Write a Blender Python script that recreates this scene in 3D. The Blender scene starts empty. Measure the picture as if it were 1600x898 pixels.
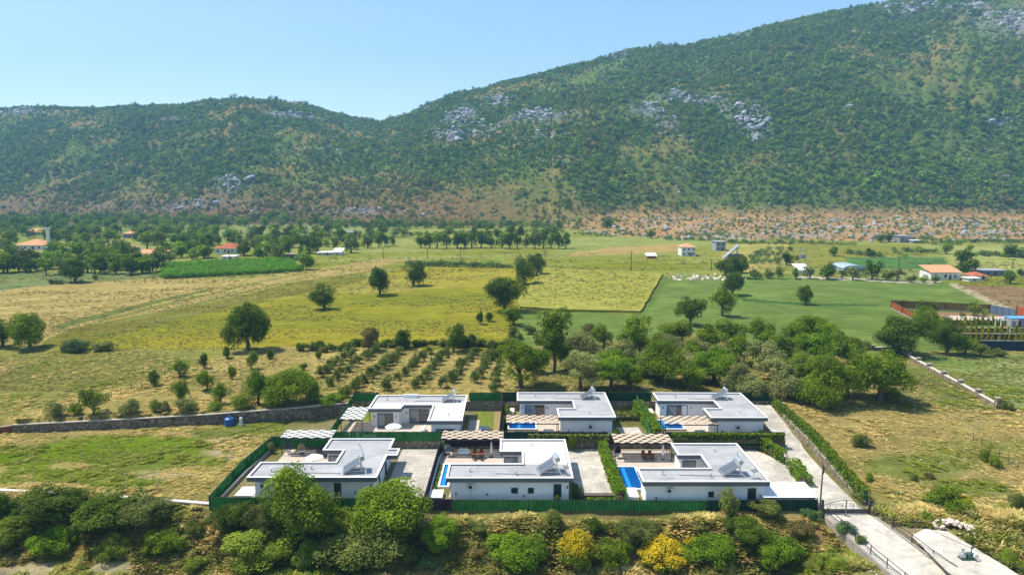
import bpy, bmesh, math, random
import numpy as np
from mathutils import Vector
C = bpy.context.scene.collection
SC = bpy.context.scene
rad = math.radians
random.seed(11)
# ------------------------------------------------------------------ camera
F = 1067.0; PIT = math.atan(156/1067.0); CZ = 40.0
cam_d = bpy.data.cameras.new('camera'); cam = bpy.data.objects.new('camera', cam_d); C.objects.link(cam)
cam_d.sensor_width = 36.0; cam_d.lens = 36.0*F/1600.0; cam_d.clip_end = 12000; cam_d.clip_start = 0.5
cam.location = (0, 0, CZ); cam.rotation_euler = (math.pi/2 - PIT, 0, 0)
SC.camera = cam
# ------------------------------------------------------------------ light
SUN = Vector((-0.46, 0.13, 0.87)).normalized()
elev = math.asin(SUN.z); azim = math.atan2(SUN.x, SUN.y)
w = bpy.data.worlds.new('World'); SC.world = w; w.use_nodes = True
nt = w.node_tree; bg = nt.nodes['Background']
sky = nt.nodes.new('ShaderNodeTexSky'); sky.sky_type = 'NISHITA'; sky.sun_disc = False
sky.sun_elevation = elev; sky.sun_rotation = azim; sky.altitude = 100; sky.air_density = 1.0
sky.dust_density = 0.6; sky.ozone_density = 1.6
nt.links.new(sky.outputs[0], bg.inputs[0]); bg.inputs[1].default_value = 0.13
sd = bpy.data.lights.new('sun', 'SUN'); sd.energy = 4.4; sd.angle = rad(0.53); sd.color = (1, .94, .82)
so = bpy.data.objects.new('sun', sd); C.objects.link(so); so.rotation_euler = SUN.to_track_quat('Z', 'Y').to_euler()
SC.view_settings.view_transform = 'Standard'; SC.view_settings.look = 'None'
SC.view_settings.exposure = 0.72; SC.view_settings.gamma = 1.0
SC.view_settings.use_curve_mapping = False
SC.cycles.max_bounces = 6; SC.cycles.transparent_max_bounces = 12; SC.cycles.volume_bounces = 0
SC.cycles.diffuse_bounces = 4
# ------------------------------------------------------------------ helpers
def g(u, v, z=0.0):
    a = (u-800)/F; b = (449-v)/F
    dy = math.cos(PIT)+b*math.sin(PIT); dz = -math.sin(PIT)+b*math.cos(PIT)
    t = (z-CZ)/dz
    return a*t, dy*t
def proj(x, y, z):
    dz = z-CZ
    f = y*math.cos(PIT)-dz*math.sin(PIT); up = y*math.sin(PIT)+dz*math.cos(PIT)
    return 800+F*x/f, 449-F*up/f
def lin(c):
    c = c/255.0
    return c/12.92 if c <= .04045 else ((c+.055)/1.055)**2.4
KA = 0.62
def col(r, gg, b, k=KA):
    kb = .8 if b < .82*max(r, gg) else 1
    return (lin(r)*k*1.02, lin(gg)*k, lin(b)*k*kb)
# value noise
def _h(ix, iy, s):
    n = (ix.astype(np.int64)*374761393 + iy.astype(np.int64)*668265263 + s*1442695041) & 0xFFFFFFFF
    n = ((n ^ (n >> 13))*1274126177) & 0xFFFFFFFF
    n = n ^ (n >> 16)
    return (n & 0xFFFF)/65535.0
def vn(x, y, s=0):
    x = np.asarray(x, float); y = np.asarray(y, float)
    ix = np.floor(x); iy = np.floor(y); fx = x-ix; fy = y-iy
    fx = fx*fx*(3-2*fx); fy = fy*fy*(3-2*fy)
    a = _h(ix, iy, s); b = _h(ix+1, iy, s); c = _h(ix, iy+1, s); d = _h(ix+1, iy+1, s)
    return (a*(1-fx)+b*fx)*(1-fy)+(c*(1-fx)+d*fx)*fy
def fbm(x, y, s=0, o=4):
    t = 0; a = .5; n = 0
    for k in range(o):
        t = t+a*vn(np.asarray(x)*2**k, np.asarray(y)*2**k, s+k*17); n += a; a *= .5
    return t/n*2-1
def sst(a, b, x):
    t = np.clip((np.asarray(x, float)-a)/(b-a), 0, 1)
    return t*t*(3-2*t)
# materials
def nodes_mat(name, rough=.9, spec=.15):
    m = bpy.data.materials.new(name); m.use_nodes = True
    n = m.node_tree.nodes; b = n['Principled BSDF']
    b.inputs['Roughness'].default_value = rough; b.inputs['Specular IOR Level'].default_value = spec
    return m, m.node_tree, b
def mat(name, c, rough=.8, spec=.2, metal=0, var=.12, scale=3.0, bump=0.0, stain=0, seam=None):
    """plain surface with procedural mottling"""
    m, t, b = nodes_mat(name, rough, spec)
    b.inputs['Metallic'].default_value = metal
    n = t.nodes; L = t.links
    ge = n.new('ShaderNodeNewGeometry')
    no = n.new('ShaderNodeTexNoise'); no.inputs['Scale'].default_value = scale; no.inputs['Detail'].default_value = 4
    L.new(ge.outputs['Position'], no.inputs['Vector'])
    mr = n.new('ShaderNodeMapRange'); mr.inputs['From Min'].default_value = .3; mr.inputs['From Max'].default_value = .7
    mr.inputs['To Min'].default_value = 1-var; mr.inputs['To Max'].default_value = 1+var
    L.new(no.outputs['Fac'], mr.inputs['Value'])
    vm = n.new('ShaderNodeVectorMath'); vm.operation = 'SCALE'; vm.inputs[0].default_value = c[:3]
    L.new(mr.outputs[0], vm.inputs['Scale']); L.new(vm.outputs[0], b.inputs['Base Color'])
    if stain:
        n3 = n.new('ShaderNodeTexNoise'); n3.inputs['Scale'].default_value = .22; n3.inputs['Detail'].default_value = 9; n3.inputs['Roughness'].default_value = .7; n3.inputs['Distortion'].default_value = .8
        L.new(ge.outputs['Position'], n3.inputs['Vector'])
        m3 = n.new('ShaderNodeMapRange'); m3.inputs[1].default_value = .36; m3.inputs[2].default_value = .62; m3.inputs[3].default_value = 1-stain; m3.inputs[4].default_value = 1.04
        L.new(n3.outputs['Fac'], m3.inputs[0])
        v3 = n.new('ShaderNodeVectorMath'); v3.operation = 'SCALE'; L.new(vm.outputs[0], v3.inputs[0]); L.new(m3.outputs[0], v3.inputs['Scale']); last = v3.outputs[0]
        if seam:
            br = n.new('ShaderNodeTexBrick'); br.inputs['Scale'].default_value = 1; br.inputs['Brick Width'].default_value = seam[0]; br.inputs['Row Height'].default_value = seam[1]
            br.inputs['Mortar Size'].default_value = .03; br.inputs['Mortar Smooth'].default_value = .3; br.inputs['Color1'].default_value = (1,1,1,1); br.inputs['Color2'].default_value = (.93,.93,.93,1); br.inputs['Mortar'].default_value = (.62,.60,.58,1)
            L.new(ge.outputs['Position'], br.inputs['Vector'])
            v4 = n.new('ShaderNodeVectorMath'); v4.operation = 'MULTIPLY'; L.new(last, v4.inputs[0]); L.new(br.outputs['Color'], v4.inputs[1]); last = v4.outputs[0]
        L.new(last, b.inputs['Base Color'])
    if bump:
        bu = n.new('ShaderNodeBump'); bu.inputs['Strength'].default_value = .6; bu.inputs['Distance'].default_value = bump
        L.new(no.outputs['Fac'], bu.inputs['Height']); L.new(bu.outputs[0], b.inputs['Normal'])
    return m
def leafmat(name, c, c2=None, trans=.35, var=.5):
    """leaves: colour varies per leaf cluster (attribute) and per plant (object random)"""
    m, t, b = nodes_mat(name, .75, .08); n = t.nodes; L = t.links
    c2 = c2 or tuple(min(1, x*1.7) for x in c)
    at = n.new('ShaderNodeAttribute'); at.attribute_name = 'v'
    oi = n.new('ShaderNodeObjectInfo')
    mx = n.new('ShaderNodeMix'); mx.data_type = 'RGBA'
    mx.inputs['A'].default_value = (*c, 1); mx.inputs['B'].default_value = (*c2, 1)
    L.new(at.outputs['Fac'], mx.inputs['Factor'])
    mr = n.new('ShaderNodeMapRange'); mr.inputs['To Min'].default_value = 1-var*.5; mr.inputs['To Max'].default_value = 1+var*.5
    L.new(oi.outputs['Random'], mr.inputs['Value'])
    vm = n.new('ShaderNodeVectorMath'); vm.operation = 'SCALE'
    L.new(mx.outputs['Result'], vm.inputs[0]); L.new(mr.outputs[0], vm.inputs['Scale'])
    L.new(vm.outputs[0], b.inputs['Base Color'])
    tr = n.new('ShaderNodeBsdfTranslucent'); L.new(vm.outputs[0], tr.inputs['Color'])
    ms = n.new('ShaderNodeMixShader'); ms.inputs[0].default_value = trans
    L.new(b.outputs[0], ms.inputs[1]); L.new(tr.outputs[0], ms.inputs[2])
    L.new(ms.outputs[0], n['Material Output'].inputs['Surface'])
    return m
def tag(o, label=None, cat=None, group=None, kind=None):
    if label: o['label'] = label
    if cat: o['category'] = cat
    if group: o['group'] = group
    if kind: o['kind'] = kind
    return o
def wloc(o):
    v = Vector((0, 0, 0))
    while o: v += o.location; o = o.parent
    return v
def empty(name, loc, label=None, cat=None, group=None):
    o = bpy.data.objects.new(name, None); C.objects.link(o); o.location = loc; o.empty_display_size = .5
    return tag(o, label, cat, group)
class MB:
    def __init__(s): s.v = []; s.f = []
    def add(s, vs, fs):
        k = len(s.v); s.v += [tuple(p) for p in vs]; s.f += [tuple(i+k for i in f) for f in fs]; return s
    def box(s, x0, x1, y0, y1, z0, z1):
        return s.add([(x0,y0,z0),(x1,y0,z0),(x1,y1,z0),(x0,y1,z0),(x0,y0,z1),(x1,y0,z1),(x1,y1,z1),(x0,y1,z1)],
              [(0,3,2,1),(4,5,6,7),(0,1,5,4),(1,2,6,5),(2,3,7,6),(3,0,4,7)])
    def bar(s, p, q, wd, ht=None, seg=4, w2=None):
        p = Vector(p); q = Vector(q); d = (q-p).normalized(); ht = ht or wd; w2 = w2 or wd
        up = Vector((0,0,1)) if abs(d.z) < .9 else Vector((0,1,0))
        a = d.cross(up).normalized(); b = a.cross(d).normalized(); vs = []
        for c, k in ((p, 1.0), (q, w2/wd)):
            for i in range(seg):
                t = 2*math.pi*(i+.5)/seg; r = math.sqrt(2) if seg == 4 else 1
                vs.append(c+a*math.cos(t)*wd/2*r*k+b*math.sin(t)*ht/2*r*k)
        fs = [(i, (i+1) % seg, seg+(i+1) % seg, seg+i) for i in range(seg)]
        fs += [tuple(range(seg))[::-1], tuple(range(seg, 2*seg))]
        return s.add(vs, fs)
    def prism(s, poly, z0, z1):
        n = len(poly)
        vs = [(x, y, z0) for x, y in poly]+[(x, y, z1) for x, y in poly]
        fs = [(i, (i+1) % n, n+(i+1) % n, n+i) for i in range(n)]
        return s.add(vs, fs+[tuple(range(n))[::-1], tuple(range(n, 2*n))])
    def lathe(s, c, prof, seg=16):
        k = []; fs = []
        for r, z in prof:
            for i in range(seg):
                t = 2*math.pi*i/seg; k.append((c[0]+r*math.cos(t), c[1]+r*math.sin(t), c[2]+z))
        for j in range(len(prof)-1):
            for i in range(seg):
                fs.append((j*seg+i, j*seg+(i+1) % seg, (j+1)*seg+(i+1) % seg, (j+1)*seg+i))
        fs += [tuple(range(seg))[::-1], tuple(range((len(prof)-1)*seg, len(prof)*seg))]
        return s.add(k, fs)
    def build(s, name, m, parent=None, bevel=0, smooth=False):
        me = bpy.data.meshes.new(name)
        o0 = wloc(parent) if parent else Vector((0, 0, 0))
        me.from_pydata([tuple(Vector(p)-o0) for p in s.v], [], s.f); me.update()
        bm = bmesh.new(); bm.from_mesh(me)
        bmesh.ops.recalc_face_normals(bm, faces=bm.faces)
        if bevel: bmesh.ops.bevel(bm, geom=bm.edges[:], offset=bevel, segments=2, affect='EDGES', clamp_overlap=True)
        bm.to_mesh(me); bm.free()
        if smooth:
            for p in me.polygons: p.use_smooth = True
        me.materials.append(m)
        o = bpy.data.objects.new(name, me); C.objects.link(o)
        if parent: o.parent = parent
        return o
def grid_mesh(name, X, Y, Z, m, attrs=None, smooth=True):
    r, c = X.shape
    me = bpy.data.meshes.new(name); me.vertices.add(r*c)
    me.vertices.foreach_set('co', np.stack([X, Y, Z], -1).reshape(-1).astype(np.float32))
    i = np.arange(r*c).reshape(r, c)
    q = np.stack([i[:-1, :-1], i[:-1, 1:], i[1:, 1:], i[1:, :-1]], -1).reshape(-1, 4)
    me.loops.add(q.size); me.polygons.add(len(q))
    me.loops.foreach_set('vertex_index', q.reshape(-1).astype(np.int32))
    me.polygons.foreach_set('loop_start', (np.arange(len(q))*4).astype(np.int32))
    me.polygons.foreach_set('loop_total', np.full(len(q), 4, np.int32))
    if smooth: me.polygons.foreach_set('use_smooth', np.ones(len(q), bool))
    me.update(calc_edges=True)
    for k, a in (attrs or {}).items():
        at = me.attributes.new(k, 'FLOAT_COLOR', 'POINT')
        at.data.foreach_set('color', np.concatenate([a.reshape(-1, 3), np.ones((r*c, 1))], 1).reshape(-1).astype(np.float32))
    me.materials.append(m)
    o = bpy.data.objects.new(name, me); C.objects.link(o); o['kind'] = 'structure'
    return o
def quads_mesh(name, co, var, m):
    """co (n,4,3) leaf quads, var (n,)"""
    n = len(co); me = bpy.data.meshes.new(name); me.vertices.add(n*4)
    me.vertices.foreach_set('co', co.reshape(-1).astype(np.float32))
    me.loops.add(n*4); me.polygons.add(n)
    me.loops.foreach_set('vertex_index', np.arange(n*4, dtype=np.int32))
    me.polygons.foreach_set('loop_start', (np.arange(n)*4).astype(np.int32))
    me.polygons.foreach_set('loop_total', np.full(n, 4, np.int32))
    me.update(calc_edges=True)
    at = me.attributes.new('v', 'FLOAT', 'POINT'); at.data.foreach_set('value', np.repeat(var, 4).astype(np.float32))
    me.materials.append(m)
    return me
# ------------------------------------------------------------------ terrain height
YB = np.array([[-300, 98], [-82.2, 108.3], [-52.6, 112.3], [-29.3, 116.1], [-28, 117.6], [45, 117.6], [46, 118]])
YF = np.array([[-300, 92], [-67.9, 85.6], [-53.5, 84.3], [-37.8, 81.6], [38.5, 81.2], [60, 81.2]])
def H(x, y):
    x = np.asarray(x, float); y = np.asarray(y, float)
    yb = np.interp(x, YB[:, 0], YB[:, 1]); yf = np.interp(x, YF[:, 0], YF[:, 1])
    back = np.where(y > yb, 2.1, 0.0)
    ramp = 2.1*sst(0, 1, (y-yb+12)/24)
    kl = sst(-84, -92, x)
    back = back*(1-kl)+ramp*kl
    kr = (x > 46.3).astype(float)
    rr = 2.1*sst(84, 128, y)
    terr = np.where((y > 101.2) & (x > -28.4) & (x < 42.2), .6, 0.)
    z = np.maximum(back, terr)
    # driveway strip on the right climbs steadily
    dr = (x >= 42.2) & (x <= 46.3)
    z = np.where(dr, 2.1*sst(95, 124, y), z)
    z = z*(1-kr)+rr*kr
    # bank in front
    d = yf-y
    bank = -.55*sst(.15, .8, d)-3.8*sst(.6, 9.0, d)-.25*sst(9, 16, d)
    bank = bank*(1-.55*sst(30, 39.5, x))
    xe = 38.6+np.clip(79-y, 0, 30)*.22
    side = sst(-.1, .25, x-xe)
    drz = -1.25*sst(80, 67, y)
    bank = bank*(1-side)+drz*side
    z = z+np.where(y < yf, bank, 0)
    # small relief outside the compound and roads
    inside = (x > -38.3) & (x < 47) & (y > yf-.4) & (y < 118.5)
    on_dr = (x > xe-.3) & (x < 56) & (y < 82)
    rel = fbm(x*.13, y*.13, 5, 3)*.35+fbm(x*.6, y*.6, 9, 3)*.14
    rel = rel*(1+1.6*sst(0, 3, yf-y)*(1-side))*sst(60, 75, y+10)
    near = sst(260, 160, y)
    z = z+np.where(inside | on_dr, 0, rel*near)
    return z
def gh(u, v):
    z = 0.0
    for _ in range(12):
        x, y = g(u, v, z); z = .5*z+.5*float(H(x, y))
    x, y = g(u, v, z); return x, y, float(H(x, y))
# ------------------------------------------------------------------ ground sheet
def inpoly(px, py, poly):
    r = np.zeros(px.shape, bool); n = len(poly)
    for i in range(n):
        x1, y1 = poly[i]; x2, y2 = poly[(i+1) % n]
        if y1 == y2: continue
        c = ((y1 > py) != (y2 > py)) & (px < (x2-x1)*(py-y1)/(y2-y1)+x1)
        r ^= c
    return r
ys = [-600, -300, 30, 50]; y = 60.0
while y < 960: ys.append(y); y += max(.28, y*y/(F*40)*1.5)
ys += [1100, 1500, 2000, 2500]
ys = np.array(ys)
s = np.concatenate([[-8, -3, -1.6, -1.25], np.arange(-1.0, 1.0, .0032), [1.0, 1.25, 1.6, 3, 8]])
YY, SS = np.meshgrid(ys, s, indexing='ij')
XX = np.clip(SS*np.maximum(YY, 60), -2500, 2500)
ZZ = H(XX, np.clip(YY, 60, 5000))
DD = np.maximum(YY, 60)
fsafe = DD*math.cos(PIT)-(ZZ-CZ)*math.sin(PIT)
PU = 800+F*XX/fsafe; PV = 449-F*(DD*math.sin(PIT)+(ZZ-CZ)*math.cos(PIT))/fsafe
# ragged edges: jitter lookups with world noise, scaled to pixels
jit = F/np.maximum(YY, 60)
wu = PU+fbm(XX*.05, YY*.05, 31, 4)*6*np.minimum(1, jit/4); wv = PV+fbm(XX*.05, YY*.04, 37, 4)*2.2*np.minimum(1.5, jit/4)
n1 = fbm(XX*.02, YY*.02, 3, 5); n2 = fbm(XX*.11, YY*.11, 8, 4); n3 = fbm(XX*.5, YY*.5, 12, 3)
ns = fbm(XX*.012+YY*.01, YY*.07-XX*.02, 71, 5)     # long streaks
COL = np.zeros(XX.shape+(3,))
def setc(mask, c, c2=None, f=None):
    a = np.array(c)
    if c2 is None: COL[mask] = a
    else:
        ff = np.clip(f, 0, 1)[..., None]; COL[mask] = (a*(1-ff)+np.array(c2)*ff)[mask]
def blob(u, v, ru, rv, c, st=1.0, rag=.55):
    d = ((PU-u)/ru)**2+((PV-v)/rv)**2
    k = (np.clip(1.15-np.sqrt(d)+rag*n2+.25*n3, 0, .5)*2*st)[..., None]
    COL[:] = COL*(1-k)+np.array(c)*k
TAN = col(192, 172, 112); TAN2 = col(172, 158, 96); OLIVE = col(132, 136, 52); YG = col(172, 164, 52); YG2 = col(142, 148, 44)
GRN = col(134, 156, 86); GRN2 = col(116, 142, 70); GG = col(166, 160, 90); GG2 = col(146, 150, 76); PALE = col(164, 170, 100)
DRY = col(200, 182, 118); BROWN = col(168, 140, 112); BARE = col(198, 184, 158); VIV = col(122, 150, 26); RED = col(176, 140, 106)
mix = .5+.9*n2+.5*n3; mixs = .5+1.1*ns+.5*n3
setc(np.ones(XX.shape, bool), GG, DRY, mix)
far = PV < 470
setc(far, PALE, YG2, mixs)
setc((PV < 372) & (PU < 640), col(120,140,70), col(150,156,84), mixs)
P = lambda pts: inpoly(wu, wv, pts)
setc(P([(-900,425),(250,425),(260,440),(100,446),(0,456),(-900,470)]), col(118,140,92), col(142,152,96), mix)
setc(P([(-900,470),(0,453),(100,443),(262,433),(372,437),(475,422),(600,404),(660,404),(640,415),(470,438),(300,478),(110,512),(70,530),(-20,548),(-900,640)]), TAN, TAN2, .3+1.3*ns)
setc(P([(70,530),(110,512),(300,478),(470,438),(640,415),(665,416),(560,440),(330,490),(150,532),(60,545)]), OLIVE, col(150,140,62), .4+.5*n3+.4*n2)
for (k1, k2) in ((0, 0), (16, 7), (34, 15)):
    setc(P([(150+k1,500+k2),(330+k1,455+k2),(480+k1,424+k2*.5),(482+k1,425+k2*.5),(334+k1,458+k2),(154+k1,504+k2)]) & (n3 > -.5), col(146,146,78))
    setc(P([(0,470+k2*1.3),(200,452+k2*1.3),(330,441+k2),(330,442+k2),(200,454+k2*1.3),(0,473+k2*1.3)]) & (n3 > -.3), col(210,190,130))
setc(P([(80,508),(200,478),(330,448),(333,451),(205,484),(90,514)]), col(122,132,70))
setc(P([(620,408),(1130,412),(1150,426),(560,432)]), PALE, YG2, .5+1.4*ns)
setc(P([(60,545),(150,532),(330,490),(560,440),(620,420),(700,416),(1045,428),(1000,492),(822,484),(800,532),(780,546),(420,548),(200,548)]), YG, YG2, .45+1.3*ns+.4*n3)
setc(P([(400,470),(520,452),(640,420),(860,418),(1040,430),(1020,445),(700,450)]), YG, col(178,170,92), .4+1.3*ns)
setc(P([(-900,560),(0,546),(90,546),(240,544),(430,543),(300,590),(120,650),(-900,700)]), GG, GG2, mix)
setc(P([(-900,760),(-300,700),(0,655),(60,640),(240,590),(420,541),(780,546),(800,600),(820,660),(-400,720)]), DRY, col(160,156,92), .35+.8*n2+.5*n3)
setc(P([(780,548),(800,532),(822,484),(1000,492),(1048,428),(1240,432),(1480,440),(1545,472),(1600,486),(1600,548),(1405,548),(1300,560),(1080,520),(870,545),(830,560)]), GRN, GRN2, .5+.8*n2+.6*ns)
setc(P([(1030,431),(1055,430),(1010,490),(998,490)]), GRN2)
for k in range(0): pass
setc(P([(1160,465),(1255,472),(1370,477),(1370,480),(1255,476),(1160,469)]), col(80,112,56))
setc(P([(840,612),(810,540),(1080,520),(1300,556),(1404,552),(1470,580),(1560,640),(1560,680),(1180,650)]), col(176,160,106), col(132,140,80), mix)
setc(P([(1410,552),(2500,552),(2500,680),(1640,650),(1560,636)]), col(122,156,92), col(168,176,120), .4+1.1*n2+.6*n3)
setc(P([(1496,445),(1620,449),(2500,470),(2500,520),(1600,492)]), BROWN, col(150,122,96), .4+1.3*ns)
setc(P([(1478,443),(1492,443),(1575,480),(1600,492),(1580,492)]), BARE)
setc(P([(860,372),(1060,372),(1130,380),(1000,392),(870,394)]), col(166,176,104), col(150,158,90), mixs)
setc(P([(960,386),(1060,380),(1080,392),(900,400),(880,398)]), col(190,166,110))
setc(P([(1130,382),(1240,380),(1210,425),(1120,426)]), col(190,178,108), col(170,168,96), mixs)
setc(P([(1235,380),(1440,384),(1450,400),(1320,402),(1300,418),(1235,420)]), col(156,152,70), col(136,146,66), mixs)
setc(P([(1318,402),(1478,402),(1484,420),(1330,420)]), col(94,138,76))
setc(P([(1330,420),(1480,420),(1480,438),(1330,434)]), col(150,162,104))
setc(P([(1440,384),(2400,380),(2400,444),(1490,430),(1480,400)]), col(180,182,112), col(160,170,96), mixs)
setc(P([(1240,431),(1466,440),(1466,443),(1240,435)]), col(214,204,184))
setc(P([(330,352),(620,352),(640,362),(300,372)]), col(150,160,100))
setc(PV < 352, col(120,110,76))
# left meadow and the rest of the foreground
setc(P([(-900,800),(-300,700),(20,676),(320,662),(540,648),(450,690),(420,700),(338,790),(160,782),(0,772),(-900,800)]), DRY, col(150,150,84), mix)
blob(90,715,190,26,VIV,1); blob(210,695,130,14,VIV,.9); blob(60,745,110,20,VIV,.9); blob(180,750,110,16,col(112,134,48),.9)
blob(250,720,90,14,col(128,142,66),.9); blob(310,720,50,12,VIV,.7); blob(110,728,40,7,DRY,.8); blob(55,758,60,8,DRY,.8); blob(40,745,30,7,col(170,162,90),.7)
blob(250,742,60,7,BARE,.7); blob(370,708,48,10,BARE,1); blob(350,690,30,6,BARE,.8); blob(300,760,60,16,col(158,148,70),.8); blob(370,735,30,16,col(150,132,60),.8)
blob(340,675,70,8,col(140,150,88),.8); blob(430,668,60,7,col(130,146,70),.8); blob(20,690,60,7,col(190,168,118),.8)
blob(130,672,120,6,col(196,170,124),.7)
rm = P([(1240,640),(1560,640),(1640,660),(2500,700),(2500,1100),(1480,1100),(1440,830),(1362,800)])
setc(rm, col(190,170,116), col(158,150,90), mix)
blob(1450,725,110,24,col(138,150,78),.9); blob(1520,760,80,16,col(130,146,70),.8); blob(1500,700,90,14,col(150,154,80),.7); blob(1400,775,60,10,col(140,140,74),.6)
blob(1450,800,60,8,BARE,.7); blob(1420,815,50,12,col(200,176,132),.9); blob(1560,830,60,14,BARE,.6); blob(1290,600,70,8,col(110,126,60),.6)
blob(1330,660,60,14,col(196,176,124),.8)
bank = YY < np.interp(XX, YF[:, 0], YF[:, 1])-.2
setc(bank & (XX < 40), col(172,156,112), col(130,136,72), .5+1.2*n2+.8*n3)
for (u, v, a, b_) in ((330,838,30,24),(735,858,38,20),(1060,830,34,14),(1260,840,50,20),(60,800,30,26),(870,850,16,12),(640,880,20,12),(1130,826,40,8)):
    blob(u, v, a, b_, col(198,158,114), .8)
low = YY < 74.5+n2*.8
setc(low & (XX < 36), col(186,176,150), col(140,146,78), .45+1.4*n2+.6*n3)
blob(90,886,160,10,col(206,192,164),.8); blob(735,872,45,16,col(208,196,176),.9)
setc((XX > 44.5) & (YY < 80) & (XX < 53), col(188,172,130), BARE, mix)
# inside the compound: trodden beige earth
ins = (XX > -38) & (XX < 46.4) & (YY > 81.4) & (YY < 117.6)
setc(ins, col(176,166,138), col(150,146,96), mix)
def attr_ground(name, det=1.0):
    m, t, b = nodes_mat(name, .95, .05); n = t.nodes; L = t.links
    at = n.new('ShaderNodeAttribute'); at.attribute_name = 'c'
    ge = n.new('ShaderNodeNewGeometry'); last = at.outputs['Color']
    def mult(scale, mn, mx, detail, rough=.6, vec=None, fm=.32, fM=.68):
        nonlocal last
        no = n.new('ShaderNodeTexNoise'); no.inputs['Scale'].default_value = scale; no.inputs['Detail'].default_value = detail
        no.inputs['Roughness'].default_value = rough
        L.new(vec or ge.outputs['Position'], no.inputs['Vector'])
        mr = n.new('ShaderNodeMapRange'); mr.inputs[1].default_value = fm; mr.inputs[2].default_value = fM
        mr.inputs[3].default_value = mn; mr.inputs[4].default_value = mx
        L.new(no.outputs['Fac'], mr.inputs[0])
        vm = n.new('ShaderNodeVectorMath'); vm.operation = 'SCALE'
        L.new(last, vm.inputs[0]); L.new(mr.outputs[0], vm.inputs['Scale']); last = vm.outputs[0]
        return no
    a = mult(.09, .84, 1.14, 6)
    mp = n.new('ShaderNodeMapping'); mp.inputs['Scale'].default_value = (.12, .5, .5); mp.inputs['Rotation'].default_value = (0, 0, .25)
    L.new(ge.outputs['Position'], mp.inputs['Vector'])
    mult(1.0, .70, 1.30, 7, .75, mp.outputs[0])
    c = mult(2.6, .64, 1.36, 6, .78)
    bu = n.new('ShaderNodeBump'); bu.inputs['Strength'].default_value = .9; bu.inputs['Distance'].default_value = .5
    L.new(c.outputs['Fac'], bu.inputs['Height']); L.new(bu.outputs[0], b.inputs['Normal'])
    L.new(last, b.inputs['Base Color'])
    return m
M_GROUND = attr_ground('ground_cover')
ground = grid_mesh('ground', XX, YY, ZZ-.0, M_GROUND, {'c': COL})
# crops standing above the ground: the wheat block with its cut edge
def slab(name, pts, z0, z1, m):
    mb = MB(); p = [g(u, v, z0) for u, v in pts]; mb.prism(p, z0-.2, z1)
    o = mb.build(name, m); o['kind'] = 'structure'; return o
def crop_mat(name, c1, c2, c3):
    m, t, b = nodes_mat(name, .95, .05); n = t.nodes; L = t.links
    ge = n.new('ShaderNodeNewGeometry')
    mp = n.new('ShaderNodeMapping'); mp.inputs['Scale'].default_value = (.05, .10, .2); mp.inputs['Rotation'].default_value = (0, 0, -.15)
    L.new(ge.outputs['Position'], mp.inputs['Vector'])
    no = n.new('ShaderNodeTexNoise'); no.inputs['Scale'].default_value = 2.6; no.inputs['Detail'].default_value = 9; no.inputs['Roughness'].default_value = .82
    no.inputs['Distortion'].default_value = 1.2
    L.new(mp.outputs[0], no.inputs['Vector'])
    r = n.new('ShaderNodeValToRGB'); r.color_ramp.elements[0].position = .32; r.color_ramp.elements[1].position = .68
    r.color_ramp.elements[0].color = (*c1, 1); r.color_ramp.elements[1].color = (*c3, 1)
    e = r.color_ramp.elements.new(.5); e.color = (*c2, 1)
    L.new(no.outputs['Fac'], r.inputs[0]); L.new(r.outputs[0], b.inputs['Base Color'])
    n2_ = n.new('ShaderNodeTexNoise'); n2_.inputs['Scale'].default_value = 1.5; n2_.inputs['Detail'].default_value = 5
    L.new(ge.outputs['Position'], n2_.inputs['Vector'])
    bu = n.new('ShaderNodeBump'); bu.inputs['Distance'].default_value = .5; bu.inputs['Strength'].default_value = .8
    L.new(n2_.outputs['Fac'], bu.inputs['Height']); L.new(bu.outputs[0], b.inputs['Normal'])
    return m
M_WHEAT = crop_mat('wheat', col(128,142,50), col(164,162,74), col(208,200,130))
def ragged(pts, n=14, a=.9):
    out = []
    for i in range(len(pts)):
        p = pts[i]; q = pts[(i+1) % len(pts)]
        for k in range(n): t = k/n; out.append((p[0]+(q[0]-p[0])*t+random.uniform(-a, a), p[1]+(q[1]-p[1])*t+random.uniform(-a, a)*.3))
    return out
slab('wheat_field', ragged([(846,421),(1036,428.5),(1001,489),(880,486.5),(812,482),(806,466),(838,440)]), 2.1, 2.8, M_WHEAT)
# ------------------------------------------------------------------ hills
RU = np.array([-1500,-600,0,60,180,260,330,400,470,530,575,600,640,700,760,820,880,940,980,1020,1060,1100,1160,1240,1320,1400,1440,1500,1600,1900,2400,3200])
RV = np.array([190,176,170,167,168,165,159,153,160,176,187,189,180,153,136,121,107,92,79,74,73,62,48,30,14,3,-3,-14,-26,-50,-30,60])
RR = np.interp(np.arange(-1500, 3201, 4), [-1500,0,400,560,610,800,1200,1600,3200], [1500,1500,1420,1650,1700,1450,1300,1300,1400])
UU = np.arange(-1500, 3201, 4.0)
RBv = np.interp(UU, [-1500,0,300,600,860,960,1100,1300,1600,3200], [334,336,342,350,352,366,372,374,378,378])
nt_ = 210
T = np.linspace(0, 1, nt_)
az = (UU-800)/F
rv = np.interp(UU, RU, RV)+np.interp(UU, [-1500, 700, 900, 1100, 3000], [3, 3, 4, 8, 9])+.8*fbm(UU*.05, UU*0, 5, 3)
tanel = (293-rv)/F*0.985
RB = 37.9*F/(RBv-293)*.975
def gul(x, y, t):
    a = x/np.maximum(y, 1)*11+.55*fbm(x*.004, y*.004, 81, 3); n_ = vn(a*1.6, y*.0022+0*a, 83)*2-1; n2__ = vn(a*4.1, y*.004+0*a, 87)*2-1
    return np.clip(1-np.abs(n_)*3.2, 0, 1)+.45*np.clip(1-np.abs(n2__)*3.5, 0, 1)
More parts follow.
